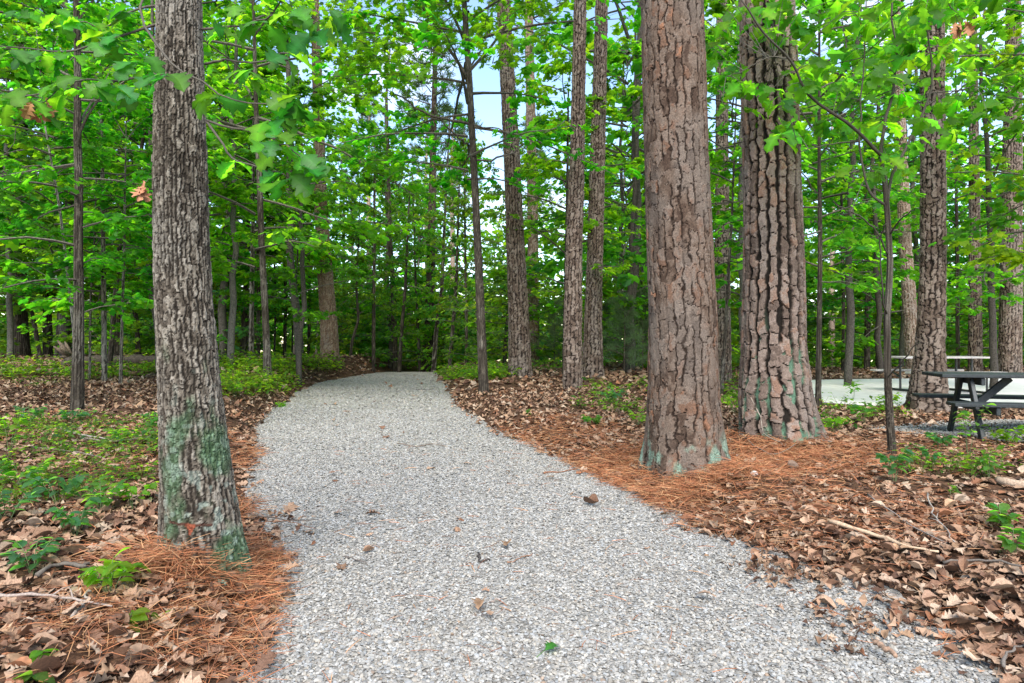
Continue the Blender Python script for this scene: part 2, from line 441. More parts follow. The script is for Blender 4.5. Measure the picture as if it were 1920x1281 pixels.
# forest floor
yr = np.concatenate([np.linspace(-25, 0, 12)[:-1], [0.0]])
step, yv = .045, 1.0; ys = []
while yv < 170: ys.append(yv); yv += step; step = max(.05, .0155 * yv)
yr = np.concatenate([yr, ys])
u = np.linspace(-1, 1, 190); u = .62 * u + .38 * u ** 3
X = (u[None] * 2.0) * (np.abs(yr)[:, None] + 3.2); Y = np.repeat(yr[:, None], len(u), 1)
Zt = gh(X, Y); n0, n1 = X.shape
i = np.arange(n0 - 1)[:, None] * n1; j = np.arange(n1 - 1)[None]
Q = np.stack([i + j, i + j + 1, i + n1 + j + 1, i + n1 + j], -1).reshape(-1, 4)
floor = obj('forest_floor', mesh_np('forest_floor', np.stack([X, Y, Zt], -1).reshape(-1, 3), Q, None, [M_SOIL], True))
floor['kind'] = 'structure'
# gravel path sheet
yr = np.concatenate([np.linspace(-6, 1, 10)[:-1], np.arange(1, 9, .08), np.arange(9, 40, .25)])
u = np.linspace(0, 1, 40); l = xl(yr) - .3; r = xr(yr) + .3
X = l[:, None] + (r - l)[:, None] * u; Y = np.repeat(yr[:, None], 40, 1)
dy = np.clip(Y - 26, 0, None); Zp = -np.where(dy < 8, .0035 * dy ** 2, .224 + .056 * (dy - 8)) + .012 * vnoise(X * 1.3, Y * 1.3, 0, 21) + .006
n0, n1 = X.shape; i = np.arange(n0 - 1)[:, None] * n1; j = np.arange(n1 - 1)[None]
Q = np.stack([i + j, i + j + 1, i + n1 + j + 1, i + n1 + j], -1).reshape(-1, 4)
o = obj('gravel_path', mesh_np('gravel_path', np.stack([X, Y, Zp], -1).reshape(-1, 3), Q, None, [M_GRAVEL], True)); o['kind'] = 'structure'
def path_z(x, y):
    dy = np.clip(y - 26, 0, None)
    return -np.where(dy < 8, .0035 * dy ** 2, .224 + .056 * (dy - 8)) + .012 * vnoise(x * 1.3, y * 1.3, 0, 21) + .006
def top_z(x, y): return np.maximum(path_z(x, y) - 9 * ((x < xl(y) - .3) | (x > xr(y) + .3)), gh(x, y))

# concrete pad on the right (slab with a rounded outline) and the gravel patch below the near table
pad_pts = smooth_line([(5.55, 12.6, 0), (5.7, 15.2, 0), (6.6, 17.6, 0), (9, 19.5, 0), (15, 20.3, 0), (24, 20.4, 0), (24, 12.0, 0), (15, 11.6, 0), (8.6, 11.5, 0), (6.3, 11.8, 0), (5.55, 12.6, 0)], 60)[:-1]
c = pad_pts.mean(0)
n = len(pad_pts); k = np.arange(n)
V = np.concatenate([pad_pts + (0, 0, .06), pad_pts * 1 + (0, 0, PAD['z'] - .012), c + (pad_pts - c) * .997 + (0, 0, PAD['z']), [c + (0, 0, PAD['z'])]])
Q = np.concatenate([np.stack([k, (k + 1) % n, n + (k + 1) % n, n + k], -1), np.stack([n + k, n + (k + 1) % n, 2 * n + (k + 1) % n, 2 * n + k], -1)])
Q = Q[:, ::-1]
T = np.stack([2 * n + (k + 1) % n, 2 * n + k, k * 0 + 3 * n], -1)
o = obj('concrete_pad', mesh_np('concrete_pad', V, [Q, T], np.tile([.58, .555, .52], (len(V), 1)), [M_CONCRETE])); o['kind'] = 'structure'

# ------------------------------------------------------------------ gravel stones (stuff)
rng = np.random.RandomState(3)
phi = (1 + 5 ** .5) / 2
ICO = np.array([(-1, phi, 0), (1, phi, 0), (-1, -phi, 0), (1, -phi, 0), (0, -1, phi), (0, 1, phi), (0, -1, -phi), (0, 1, -phi), (phi, 0, -1), (phi, 0, 1), (-phi, 0, -1), (-phi, 0, 1)]) / 1.9
ICOF = np.array([(0, 11, 5), (0, 5, 1), (0, 1, 7), (0, 7, 10), (0, 10, 11), (1, 5, 9), (5, 11, 4), (11, 10, 2), (10, 7, 6), (7, 1, 8), (3, 9, 4), (3, 4, 2), (3, 2, 6), (3, 6, 8), (3, 8, 9), (4, 9, 5), (2, 4, 11), (6, 2, 10), (8, 6, 7), (9, 8, 1)])
OCT = np.array([(1, 0, 0), (-1, 0, 0), (0, 1, 0), (0, -1, 0), (0, 0, 1), (0, 0, -1.)])
OCTF = np.array([(0, 2, 4), (2, 1, 4), (1, 3, 4), (3, 0, 4), (2, 0, 5), (1, 2, 5), (3, 1, 5), (0, 3, 5)])
def stones(mb, x, y, z, size, fine=True):
    N = len(x); g = rng.rand(N)
    col = (.10 + .235 * rng.beta(2.2, 1.9, N))[:, None] * np.array([1.045, 1, .92]) * (1 + np.where(g < .2, 1, np.where(g > .8, -1, 0))[:, None] * np.array([.05, .0, -.07]))
    col[rng.rand(N) < .025] *= np.array([.9, .72, .6])
    nv = 14
    idx = rng.randint(0, nv, N)
    for v in range(nv):
        s = idx == v
        B = (ICO if fine else OCT if fine is not None else OCT[:5] - (0, 0, .3)); B = B * (1 + .38 * (rng.rand(len(B), 1) - .5)) + .22 * (rng.rand(*B.shape) - .5)
        m = s.sum()
        sc = size[s][:, None] * np.stack([.75 + .6 * rng.rand(m), .6 + .35 * rng.rand(m), .32 + .3 * rng.rand(m)], -1)
        R = euler_R(rng.rand(m) * 6.28, .3 * rng.randn(m), .3 * rng.randn(m))
        scatter(mb, B, ICOF if fine else OCTF if fine is not None else OCTF[:4], np.stack([x[s], y[s], z[s]], -1), R, sc, col[s])
mb = MB()
for y0, y1, den, s0, fine in ((2.4, 3.1, 5600, .0098, True), (3.1, 4.6, 4700, .0105, False), (4.6, 8, 3100, .0118, None), (8, 13, 1300, .0145, None), (13, 27, 260, .021, None)):
    A = (y1 - y0) * 3.9; N = int(A * den)
    y = y0 + (y1 - y0) * rng.rand(N); l, r = xl(y) - .05, xr(y) + .05
    x = (xl(y) + xr(y)) / 2 + (rng.rand(N) - .5) * 3.9 + np.where(rng.rand(N) < .015, rng.randn(N) * .25, 0)
    k = (x > l - .1 * rng.rand(N) ** 2) & (x < r + .12 * rng.rand(N) ** 2)
    x, y = x[k], y[k]; z = top_z(x, y) + s0 * (.1 + .5 * rng.rand(len(x)))
    stones(mb, x, y, z, s0 * (.65 + .75 * rng.rand(len(x)) ** 1.5), fine)
o = obj('gravel', mb.build('gravel', [M_STONE])); tag(o, 'pale grey crushed limestone gravel covering the path', 'gravel', kind='stuff')

# gravel patch under the table
TC = np.array([5.9, 8.1])
mb = MB(); N = 9000
PC = np.array([6.5, 8.55])
a = rng.rand(N) * 6.283; rr = np.sqrt(rng.rand(N))
x = PC[0] + 1.8 * rr * np.cos(a) + .1 * rng.randn(N); y = PC[1] + 1.05 * rr * np.sin(a) + .08 * rng.randn(N)
stones(mb, x, y, gh(x, y) + .012 + .02 * rng.rand(N), .012 + .010 * rng.rand(N), False)
o = obj('gravel_patch', mb.build('gravel_patch', [M_STONE])); tag(o, 'grey gravel patch under the dark picnic table', 'gravel', kind='stuff')

# ------------------------------------------------------------------ leaf litter and needles
LIT = np.array([(.12, .06, .037), (.24, .125, .075), (.36, .215, .135), (.43, .275, .18), (.49, .36, .26), (.30, .13, .065), (.40, .245, .145)])
def lit_col(N, dark=0):
    p = np.array([.13 + dark, .2, .22, .17, .11, .07, .10]); p /= p.sum()
    return LIT[rng.choice(len(LIT), N, p=p)] * (.42 + .36 * rng.rand(N, 1))
DEAD = [oak(fold=f, bend=b, twist=t, curl=c_, wav=w) for f, b, t, c_, w in ((.12, .2, .25, .1, .04), (-.15, -.2, -.3, .25, .05), (.35, .4, .2, -.2, .04), (.05, -.45, .6, .5, .06), (.25, .1, -.5, .4, .05), (-.25, .25, .3, -.4, .06))]
DEAD += [ell(fold=f, bend=b, twist=t, curl=c_, wav=w) for f, b, t, c_, w in ((.5, .6, .6, .4, .03), (.9, -.5, -.9, .8, .02))]
QUADLEAF = [strip_leaf([0, .5, 1], [.05, .34, .04], None, fold=f, bend=b, twist=t) for f, b, t in ((.4, .7, .5), (-.4, -.6, -.8), (.7, .3, 1.))]
COARSE = [strip_leaf([0, .2, .32, .45, .6, .75, 1], [.012, .2, .1, .34, .16, .3, .01], None, fold=f, bend=b, twist=t, curl=c_) for f, b, t, c_ in ((.2, .3, .4, .2), (-.25, -.3, -.5, .4), (.4, .5, .3, -.3), (.1, -.5, .8, .6), (-.3, .4, .5, -.5))]
def litter_points(y0, y1, den, xlim=1.05):
    A = xlim * (y1 * y1 - y0 * y0) + 2 * (y1 - y0); N = int(A * den)
    y = np.sqrt(y0 * y0 + (y1 * y1 - y0 * y0) * rng.rand(N)); x = (rng.rand(N) * 2 - 1) * (xlim * y + .6)
    l, r = xl(y), xr(y); e = np.maximum(l - x, x - r)
    k = e > -.02 + .16 * rng.rand(N) ** 1.5
    k |= (rng.rand(N) < .004) & (e < 0)
    k &= ~((x > 5.5) & (y > 11.6) & (y < 20)) & ~(((x - PC[0]) / 1.8) ** 2 + ((y - PC[1]) / 1.05) ** 2 < .65 + .35 * rng.rand(N))
    x, y = x[k], y[k]; return x, y
litter = MB(); big = []
def lay(x, y, size, shapes, up=.35, lift=.02, keep=None):
    N = len(x); R = euler_R(rng.rand(N) * 6.283, up * rng.randn(N), up * rng.randn(N))
    z = top_z(x, y) + lift * (.2 + rng.rand(N) * 1.3); s = size * (.65 + .7 * rng.rand(N)); col = lit_col(N)
    # green/needle-rich zones carry darker, smaller litter
    idx = rng.randint(0, len(shapes), N)
    for v in range(len(shapes)):
        k = idx == v
        scatter(litter, shapes[v][0], shapes[v][1], np.stack([x, y, z], -1)[k], R[k], s[k], col[k])
x, y = litter_points(2.2, 5, 400, .92)
near = np.argsort(np.where(np.abs(x) < .8 * y, y, 99))[:1400]; pick = near[np.sort(rng.permutation(1400)[:290])]
rest = np.ones(len(x), bool); rest[pick] = False
lay(x[rest], y[rest], .085, DEAD, .17, .022); x_, y_ = litter_points(2.2, 5, 160, .92); lay(x_, y_, .04, QUADLEAF, .3, .035)
leaf_me = [mesh_np('fallen_leaf', v, f, None, [M_FALLEN]) for v, f in DEAD]
for q in pick:                                      # the leaves that show largest, one object each, parts of the floor
    v = int(rng.randint(0, len(leaf_me)))
    o = obj('fallen_leaf', leaf_me[v], floor, (x[q], y[q], float(top_z(x[q], y[q])) + .035 + .02 * rng.rand()))
    o.rotation_euler = (.2 * rng.randn(), .2 * rng.randn(), rng.rand() * 6.28); s = .095 * (.75 + .7 * rng.rand()); o.scale = (s, s, s)
x, y = litter_points(5, 9, 190, .92); lay(x, y, .085, COARSE, .2, .022)
x, y = litter_points(9, 15, 130, .9); lay(x, y, .10, QUADLEAF, .26, .025)
x, y = litter_points(15, 30, 50, .85); lay(x, y, .15, [(diamond()[0] * (1, 1, 2.5), diamond()[1]), (diamond()[0] * (1, 1, -2), diamond()[1])], .35, .035)
# crumbled brown debris washed onto the right-hand gravel
for px, py, s_, N in ((1480, 1090, .10, 90), (1540, 1110, .09, 70), (1445, 1075, .08, 60), (1575, 1175, .07, 50), (1650, 1200, .07, 40), (1560, 1230, .05, 18), (480, 1010, .12, 80), (520, 985, .08, 30)):
    g = G(px, py); x = g[0] + s_ * 1.6 * rng.randn(N); y = g[1] + s_ * rng.randn(N)
    lay(x, y, .05, DEAD + QUADLEAF, .5, .02)
o = obj('leaf_litter', litter.build('leaf_litter', [M_LITTER])); tag(o, 'dry brown oak leaves strewn over the forest floor', 'leaf litter', kind='stuff')

ND = MB(); NV = np.array([(-.5, 0, 0), (.5, 0, 0), (-.5, .5, .08), (.5, .5, .08), (-.3, 1, 0), (.3, 1, 0)]); NF = np.array([(0, 1, 3, 2), (2, 3, 5, 4)])
def needles(x, y, Ls=.14, up=.18, lift=.05, red=0.):
    N = len(x); R = euler_R(rng.rand(N) * 6.283, up * rng.randn(N), .8 * rng.randn(N))
    z = top_z(x, y) + lift * rng.rand(N); s = Ls * (.6 + .8 * rng.rand(N)); w = .0016 + .0012 * rng.rand(N) + .0002 * y
    col = np.array([(.30, .11, .045), (.22, .085, .04), (.36, .19, .09), (.15, .06, .03)])[rng.choice(4, N, p=[.4, .25, .25, .1])] * (.75 + .5 * rng.rand(N, 1))
    scatter(ND, NV, NF, np.stack([x, y, z], -1), R, np.stack([w, s, s], -1), col)
def blob(px, py, sx, sy, N, **k):
    g = G(px, py); x = g[0] + sx * rng.randn(N); y = g[1] + sy * rng.randn(N)
    ee = np.maximum(xl(y) - x, x - xr(y)); q = ee > .02; needles(x[q], y[q], **k)
blob(1290, 880, .55, .3, 5200); blob(1450, 850, .6, .45, 5200); blob(1380, 870, .9, .4, 5200); blob(1250, 940, .5, .2, 3600, lift=.09)
blob(1150, 870, .4, .35, 2600); blob(1050, 810, .5, .8, 2500); blob(1480, 960, .8, .4, 2600)
blob(345, 1082, .07, .06, 900, lift=.15); blob(385, 1075, .22, .10, 2300, lift=.09); blob(470, 1060, .14, .2, 1500, lift=.08); blob(480, 1150, .12, .25, 1100); blob(320, 1200, .35, .15, 1700); blob(480, 960, .12, .5, 1200); blob(480, 860, .15, .9, 1200)
x, y = litter_points(1.8, 9, 190); k = vnoise(x * .9, y * .9, 0, 61) > np.where(x > 2.2, .15, -.15); needles(x[k], y[k])
N = 520; y = 2.2 + 6 * rng.rand(N) ** 1.5; x = xl(y) + (xr(y) - xl(y)) * rng.rand(N); needles(x, y, .1, .1, .02)
o = obj('pine_straw', ND.build('pine_straw', [M_NEEDLEDEAD])); tag(o, 'rust brown fallen pine needles matted on the ground', 'pine needles', kind='stuff')

# ------------------------------------------------------------------ trunks
def bark_plates(u_, v_, per, st, seed):
    """plates in wavering upright rows: wide upright furrows that come and go, thin cross cracks"""
    c = np.floor(u_); f = u_ - c
    def stren(b_): return ss(st.get('fade', -.5) - .3, st.get('fade', -.5) + .1, vnoise(np.mod(b_, per) * 7.31, v_ * st.get('seg', .55), 0, seed + 31))
    wob = 1 + .55 * vnoise(u_ * 2.3, v_ * 2.2, 0, seed + 32)
    wv = st['crack'] * wob
    sh = st.get('sharp', .3)
    el = 1 - stren(c) * (1 - ss(sh, 1, f / wv)); er = 1 - stren(c + 1) * (1 - ss(sh, 1, (1 - f) / wv))
    cm = np.mod(c, per)
    v2 = v_ + hash3(cm, cm * 0, cm * 0, seed + 33) * 5 + (f - .5) * (hash3(cm, cm * 0 + 1, cm * 0, seed + 33) - .5) * .5 + .10 * vnoise(u_ * 3, v_ * 3, 0, seed + 34)
    r_ = np.floor(v2); bd = lambda q: q + .55 * (hash3(cm, q, cm * 0, seed + 35) - .5)
    b0, b1 = bd(r_), bd(r_ + 1)
    idn = np.where(v2 < b0, r_ - 1, np.where(v2 >= b1, r_ + 1, r_))
    eh = ss(0, 1, np.minimum(np.abs(v2 - b0), np.abs(v2 - b1)) / (st.get('hcrack', .07) * wob))
    e = np.minimum(np.minimum(el, er), 1 - st.get('hdeep', .5) * (1 - eh))
    return e, hash3(cm, idn, cm * 0, seed + 36)

def trunk_mesh(name, ctr, st, seed, offset, zvis, ds, dz, paint=None, ring=None, zlow=-.12):
    """ctr: rows of (x, y, z, r) from the ground up; bark relief is real geometry"""
    ctr = np.asarray(ctr, float); rs = np.random.RandomState(seed)
    zg = ctr[0, 2]; zt = ctr[-1, 2]
    z = np.arange(zg + zlow, min(zvis, zt), dz); 
    if zt > zvis: z = np.concatenate([z, np.arange(zvis, zt, max(.18, dz * 6)), [zt]])
    cx = np.interp(z, ctr[:, 2], ctr[:, 0]); cyy = np.interp(z, ctr[:, 2], ctr[:, 1]); r = np.interp(z, ctr[:, 2], ctr[:, 3])
    if len(z) > 30:                                  # soften the joints of the centre line
        k = max(3, int(.25 / dz) | 1)
        sm = lambda q: np.convolve(np.pad(q, k // 2, 'edge'), np.ones(k) / k, 'valid')
        m = z < zvis
        cx[m], cyy[m], r[m] = sm(cx[m]), sm(cyy[m]), sm(r[m])
    rm = float(np.interp(zg + 1.2, ctr[:, 2], ctr[:, 3]))
    face = math.atan2(-ctr[0, 1], -ctr[0, 0])        # towards the open path
    nf = max(8, int(rm * radians(230) / ds)); nb = max(4, nf // 9)
    th = np.concatenate([np.linspace(-radians(115), radians(115), nf, endpoint=False), np.linspace(radians(115), radians(245), nb, endpoint=False)]) + face
    TH, Z = np.meshgrid(th, z); Rr = np.repeat(r[:, None], len(th), 1)
    X0, Y0 = np.cos(TH) * rm, np.sin(TH) * rm
    per = max(3, round(2 * pi * rm / st['w'])); hgt = st['h']
    wx = fbm(X0 / st['w'] * .9, Y0 / st['w'] * .9, Z / hgt * 1.3, seed + 1) * st.get('warp', .35) + fbm(X0 / st['w'] * 3, Y0 / st['w'] * 3, Z / hgt * 5, seed + 3) * st.get('rag', .17)
    wz = fbm(X0 / st['w'] * 1.3, Y0 / st['w'] * 1.3, Z / hgt * 2.2, seed + 2) * st.get('warp', .35)
    uu = TH / (2 * pi) * per + wx + 50 * per; vv = Z / hgt + wz + 40
    e, rid = bark_plates(uu, vv, per, st, seed)
    f1, f2, rid2, _ = voro(uu * 2 + .3, vv * 2.6 + .7, per * 2, seed + 9); e2 = ss(0, .2, f2 - f1)
    fine = fbm(X0 * 45, Y0 * 45, Z * 30, seed + 4, 3)
    dep = st['depth']
    Rr = Rr * .948; disp = dep * (e - 1) + dep * st.get('uneven', .3) * (rid - .5) + dep * st.get('flake', .14) * (rid2 - .5) * e + dep * .08 * (e2 - 1) * e + dep * .10 * fine
    lob = fbm(np.cos(TH) * 1.6 + 7, np.sin(TH) * 1.6, Z * .4, seed + 5, 2)
    fl = np.exp(-np.clip(Z - zg, 0, None) / (.12 + .35 * rm))
    Rr = Rr * (1 + .05 * lob + st.get('flare', .35) * (lob + .12) * fl) + disp
    V = np.stack([cx[:, None] + np.cos(TH) * Rr, cyy[:, None] + np.sin(TH) * Rr, Z], -1)
    pal = np.array(st['cols']); t = np.clip(.5 + (rid - .5) * 1.0 + (rid2 - .5) * .55 + .3 * fine, 0, .999) * (len(pal) - 1)
    ii = t.astype(int); f = (t - ii)[..., None]; col = pal[ii] * (1 - f) + pal[ii + 1] * f
    pat = ss(.05, .3, fbm(X0 * 3, Y0 * 3, Z * 1.6, seed + 6, 3))[..., None] * st.get('patchy', .25); col = col * (1 - pat) + np.array(st.get('patch', (.30, .29, .27))) * pat
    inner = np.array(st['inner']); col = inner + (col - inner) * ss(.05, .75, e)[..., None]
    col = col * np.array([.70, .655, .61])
    if paint: col = paint(col, V, TH, Z - zg, e, rid, rid2)
    n0, n1 = TH.shape; i = np.arange(n0 - 1)[:, None] * n1; j = np.arange(n1)[None]; k = (j + 1) % n1
    Q = np.stack([i + j, i + k, i + n1 + k, i + n1 + j], -1).reshape(-1, 4)
    return mesh_np(name, V.reshape(-1, 3) - np.asarray(offset), Q, col.reshape(-1, 3), [M_BARK], False)

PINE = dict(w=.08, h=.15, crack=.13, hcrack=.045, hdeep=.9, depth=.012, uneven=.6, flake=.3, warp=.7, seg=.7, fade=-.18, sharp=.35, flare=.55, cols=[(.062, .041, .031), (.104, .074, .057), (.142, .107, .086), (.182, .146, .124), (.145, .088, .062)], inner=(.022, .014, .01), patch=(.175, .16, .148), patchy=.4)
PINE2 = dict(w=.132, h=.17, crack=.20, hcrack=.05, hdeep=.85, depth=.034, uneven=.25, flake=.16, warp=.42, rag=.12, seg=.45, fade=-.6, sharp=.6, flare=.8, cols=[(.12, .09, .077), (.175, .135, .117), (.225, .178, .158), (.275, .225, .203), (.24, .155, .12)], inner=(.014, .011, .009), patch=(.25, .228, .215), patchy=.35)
OAKB = dict(w=.024, h=.048, crack=.33, hcrack=.12, hdeep=.9, depth=.008, uneven=.8, warp=.7, seg=.7, fade=-.3, flare=.5, cols=[(.06, .051, .041), (.118, .103, .086), (.18, .163, .139), (.265, .247, .219)], inner=(.022, .018, .014), patch=(.29, .285, .265), patchy=.45)
PINEM = dict(w=.10, h=.12, crack=.2, hcrack=.11, hdeep=.95, depth=.022, uneven=.7, warp=.7, seg=.7, fade=-.5, sharp=.3, cols=[(.10, .074, .06), (.15, .115, .095), (.20, .16, .138), (.255, .212, .186)], inner=(.014, .01, .008), patch=(.24, .22, .205), patchy=.4)
PALEP = dict(PINEM, cols=[(.2, .15, .12), (.28, .22, .18), (.34, .28, .235), (.38, .32, .28)], inner=(.16, .1, .07))
DARKO = dict(w=.07, h=.2, crack=.4, depth=.016, uneven=.4, warp=.5, cols=[(.06, .05, .042), (.10, .085, .07), (.16, .14, .115)], inner=(.03, .024, .02), patch=(.2, .19, .17), patchy=.25)
SLIM = dict(w=.04, h=.11, crack=.4, depth=.006, uneven=.4, warp=.5, cols=[(.038, .032, .026), (.072, .062, .05), (.115, .103, .085)], inner=(.024, .02, .016), patch=(.28, .275, .25), patchy=.35)
GREY = dict(SLIM, cols=[(.12, .115, .10), (.19, .18, .155), (.28, .27, .24)], patchy=.55)

def lean_up(ctr, top, taper=.55):
    """carry a trunk on above the last known point"""
    c = np.asarray(ctr, float); d = c[-1] - c[max(0, len(c) - 3)]; d = d / max(d[2], 1e-3); z0 = c[-1, 2]
    ext = []
    for k in range(1, 7):
        z = z0 + (top - z0) * k / 6; t = (z - z0)
        ext.append((c[-1, 0] + d[0] * t * .6, c[-1, 1], z, c[-1, 3] * (1 - taper * k / 6)))
    return np.concatenate([c, ext])

def px_trunk(rows, d, top):
    """rows of (px, py, width in px) measured on the photo, bottom first; a trunk standing at distance d"""
    c = []
    for px, py, w in rows:
        p = W(px, py, d); c.append((p[0], p[1], p[2], w / 2 / F * d))
    c = sorted(c, key=lambda t: t[2]); c = np.array(c)
    g = float(gh(c[0, 0], d))
    if c[0, 2] > g + .02: c = np.concatenate([[(c[0, 0] - (c[min(1, len(c) - 1), 0] - c[0, 0]) / max(.1, c[min(1, len(c) - 1), 2] - c[0, 2]) * (c[0, 2] - g) * .7, d, g, c[0, 3] * 1.06)], c])
    else: c[0, 2] = min(c[0, 2], g + .0)
    c[:, 1] += c[:, 3]*0
    return lean_up(c, top) if top > c[-1, 2] else c

# -- crowns
def leaf_cols(r, N, base=(.052, .155, .011), var=.35):
    c = np.array(base) * (1 + var * (r.rand(N, 1) - .5) * 2)
    y = r.rand(N) < .12; c[y] = c[y] * np.array([1.7, 1.3, .9])
    b = r.rand(N) < .2; c[b] = c[b] * np.array([.6, .85, 1.3])
    return c

def crown_mesh(name, seed, H=9., z0=2.2, R=2.5, nb=24, size=.13, shape='maple_low', twigs=9, per=9, bark=(.09, .08, .065), base=(.052, .155, .011), up=True, dens=1.0, low=.55):
    r = np.random.RandomState(seed); mb = MB()
    P, A, Nn = [], [], []
    for b in range(nb):
        f = (b + .5) / nb; z = z0 + (H - z0) * f ** .95; az = b * 2.399 + r.rand() * .8
        prof = (low + (1 - low) * min(1, f * 3)) * (1 - .55 * max(0, f - .55) / .45)
        Lb = R * prof * (.65 + .6 * r.rand()); el = radians(8 + 48 * f * f + 14 * r.randn())
        n = 7; t = np.linspace(0, 1, n)
        dirh = np.array([cos(az), sin(az)]); side = np.array([-sin(az), cos(az)]); wig = r.randn() * .18
        hx = Lb * t * cos(el); hz = Lb * (np.sin(el) * t - .18 * t * t) + .04 * r.randn(n).cumsum() * .5
        pts = np.concatenate([dirh * hx[:, None] + side * (wig * Lb * t ** 2 + .03 * r.randn(n).cumsum() * .6)[:, None], (z + hz)[:, None]], 1)
        v, fa = tube(pts, .009 * Lb * (1.05 - t) + .004, 4, False); mb.add(v, fa, bark, 1)
        for k in range(int(twigs * (.6 + .8 * r.rand()) * dens)):
            tt = .22 + .78 * r.rand() ** .8; q = np.array([np.interp(tt, t, pts[:, c]) for c in range(3)])
            sg = 1 if k % 2 else -1; an = az + sg * radians(25 + 45 * r.rand()) * (1 if tt < .93 else .3)
            Lt = (.28 + .42 * r.rand()) * (.55 + .3 * Lb) * (1.15 - .5 * tt)
            dv = np.array([cos(an), sin(an), .12 + .25 * r.randn()]); e = q + dv * Lt - np.array([0, 0, .1 * Lt])
            v, fa = tube(np.array([q, (q + e) / 2 + (0, 0, .04 * Lt), e]), [.005, .004, .002], 3, False); mb.add(v, fa, bark, 1)
            m = int(per * (.6 + .8 * r.rand())); s = r.rand(m) ** .6
            pp = q + (e - q) * s[:, None] + r.randn(m, 3) * np.array([.05, .05, .035])
            la = an + np.where(np.arange(m) % 2, 1, -1) * (.5 + .6 * r.rand(m)); dr = -.15 - .45 * r.rand(m)
            P.append(pp); A.append(np.stack([np.cos(la), np.sin(la), dr], -1)); Nn.append(np.array([0, 0, 1.]) + r.randn(m, 3) * .42)
    P, A, Nn = map(np.concatenate, (P, A, Nn)); N = len(P)
    s = {'maple_low': maple_low, 'diamond': diamond, 'maple': maple}[shape]()
    scatter(mb, s[0], s[1], P, frames(A, Nn), size * (.6 + .75 * r.rand(N)), leaf_cols(r, N, base))
    return mb.build(name, [M_LEAF, M_BARKFAR])

NEARC = [crown_mesh('leafy_crown', 100 + k, 9, 1.5 + .25 * k, 2.5 + .15 * (k % 3), 26, .155, 'maple_low', 11, 11, base=((.054, .15, .013), (.045, .14, .016), (.066, .155, .012))[k % 3]) for k in range(5)]
FARC = [crown_mesh('leafy_crown', 200 + k, 10, .9 + .3 * k, 2.9, 32, .19, 'maple_low', 10, 10, base=((.054, .15, .013), (.042, .13, .018), (.07, .165, .012), (.036, .115, .018))[k % 4]) for k in range(6)]
BUSHC = [crown_mesh('shrub_crown', 300 + k, 2.0, .15, 1.1, 16, .11, 'maple_low', 7, 8, base=((.07, .155, .02), (.05, .13, .03), (.085, .16, .02))[k % 3], low=.8) for k in range(3)]

def pine_crown(name, seed, z0, H, R, nb, L_=.2, w=.010, nper=22, col=(.055, .10, .03)):
    r = np.random.RandomState(seed); mb = MB(); P, A, Nn = [], [], []
    for b in range(nb):
        f = (b + .5) / nb; z = z0 + (H - z0) * f; az = b * 2.399 + r.rand(); Lb = R * (1 - .75 * f) * (.5 + .7 * r.rand())
        e = np.array([cos(az) * Lb, sin(az) * Lb, z + .25 * Lb]); s0 = np.array([0, 0, z])
        mid = (s0 + e) / 2 + r.randn(3) * .06 * Lb
        v, fa = tube(smooth_line([s0, mid, e], 5), np.linspace(.012 * R, .004, 5), 4, False); mb.add(v, fa, (.10, .075, .055), 1)
        for k in range(6):
            t = .35 + .65 * r.rand(); q = s0 + (e - s0) * t + r.randn(3) * .16 * Lb * np.array([1, 1, .6])
            v, fa = tube(np.array([s0 + (e - s0) * max(.1, t - .2), q]), [.008, .004], 3, False); mb.add(v, fa, (.10, .075, .055), 1)
            d = r.randn(nper, 3) + np.array([cos(az), sin(az), .8]) * .7
            P.append(np.repeat(q[None], nper, 0) + r.randn(nper, 3) * .03); A.append(d); Nn.append(r.randn(nper, 3))
    P, A, Nn = map(np.concatenate, (P, A, Nn)); N = len(P)
    s = L_ * (.6 + .6 * r.rand(N))
    scatter(mb, NV, NF, P, frames(A, Nn), np.stack([np.full(N, w), s, s * .5], -1), np.array(col) * (.6 + .8 * r.rand(N, 1)))
    return mb.build(name, [M_NEEDLE, M_BARKFAR])
PINEC = [pine_crown('pine_crown', 400, 11.5, 17, 3.0, 26, .24, .016), pine_crown('pine_crown', 401, 12.5, 18, 3.2, 24, .24, .016)]
PINEFAR = pine_crown('pine_crown', 402, 11, 18, 3.0, 34, .34, .03, 24)
YPINE = pine_crown('young_pine_crown', 403, .25, 2.3, .85, 26, .2, .006, 30, (.10, .17, .07))

def put_crown(me, root, base, ctr, rz, s, part='crown', anchor=None, sz=None):
    """crown mesh follows the trunk's own axis at about 60 % of its height"""
    ctr = np.asarray(ctr); o = obj(part, me, root); o.rotation_euler = (0, 0, rz); o.scale = (s, s, sz or s); o['kind'] = 'stuff'
    za = base[2] + (anchor if anchor else 5.5) * (sz or s)
    za = min(za, ctr[-1, 2])
    o.location = (np.interp(za, ctr[:, 2], ctr[:, 0]) - base[0], np.interp(za, ctr[:, 2], ctr[:, 1]) - base[1], 0)
    return o

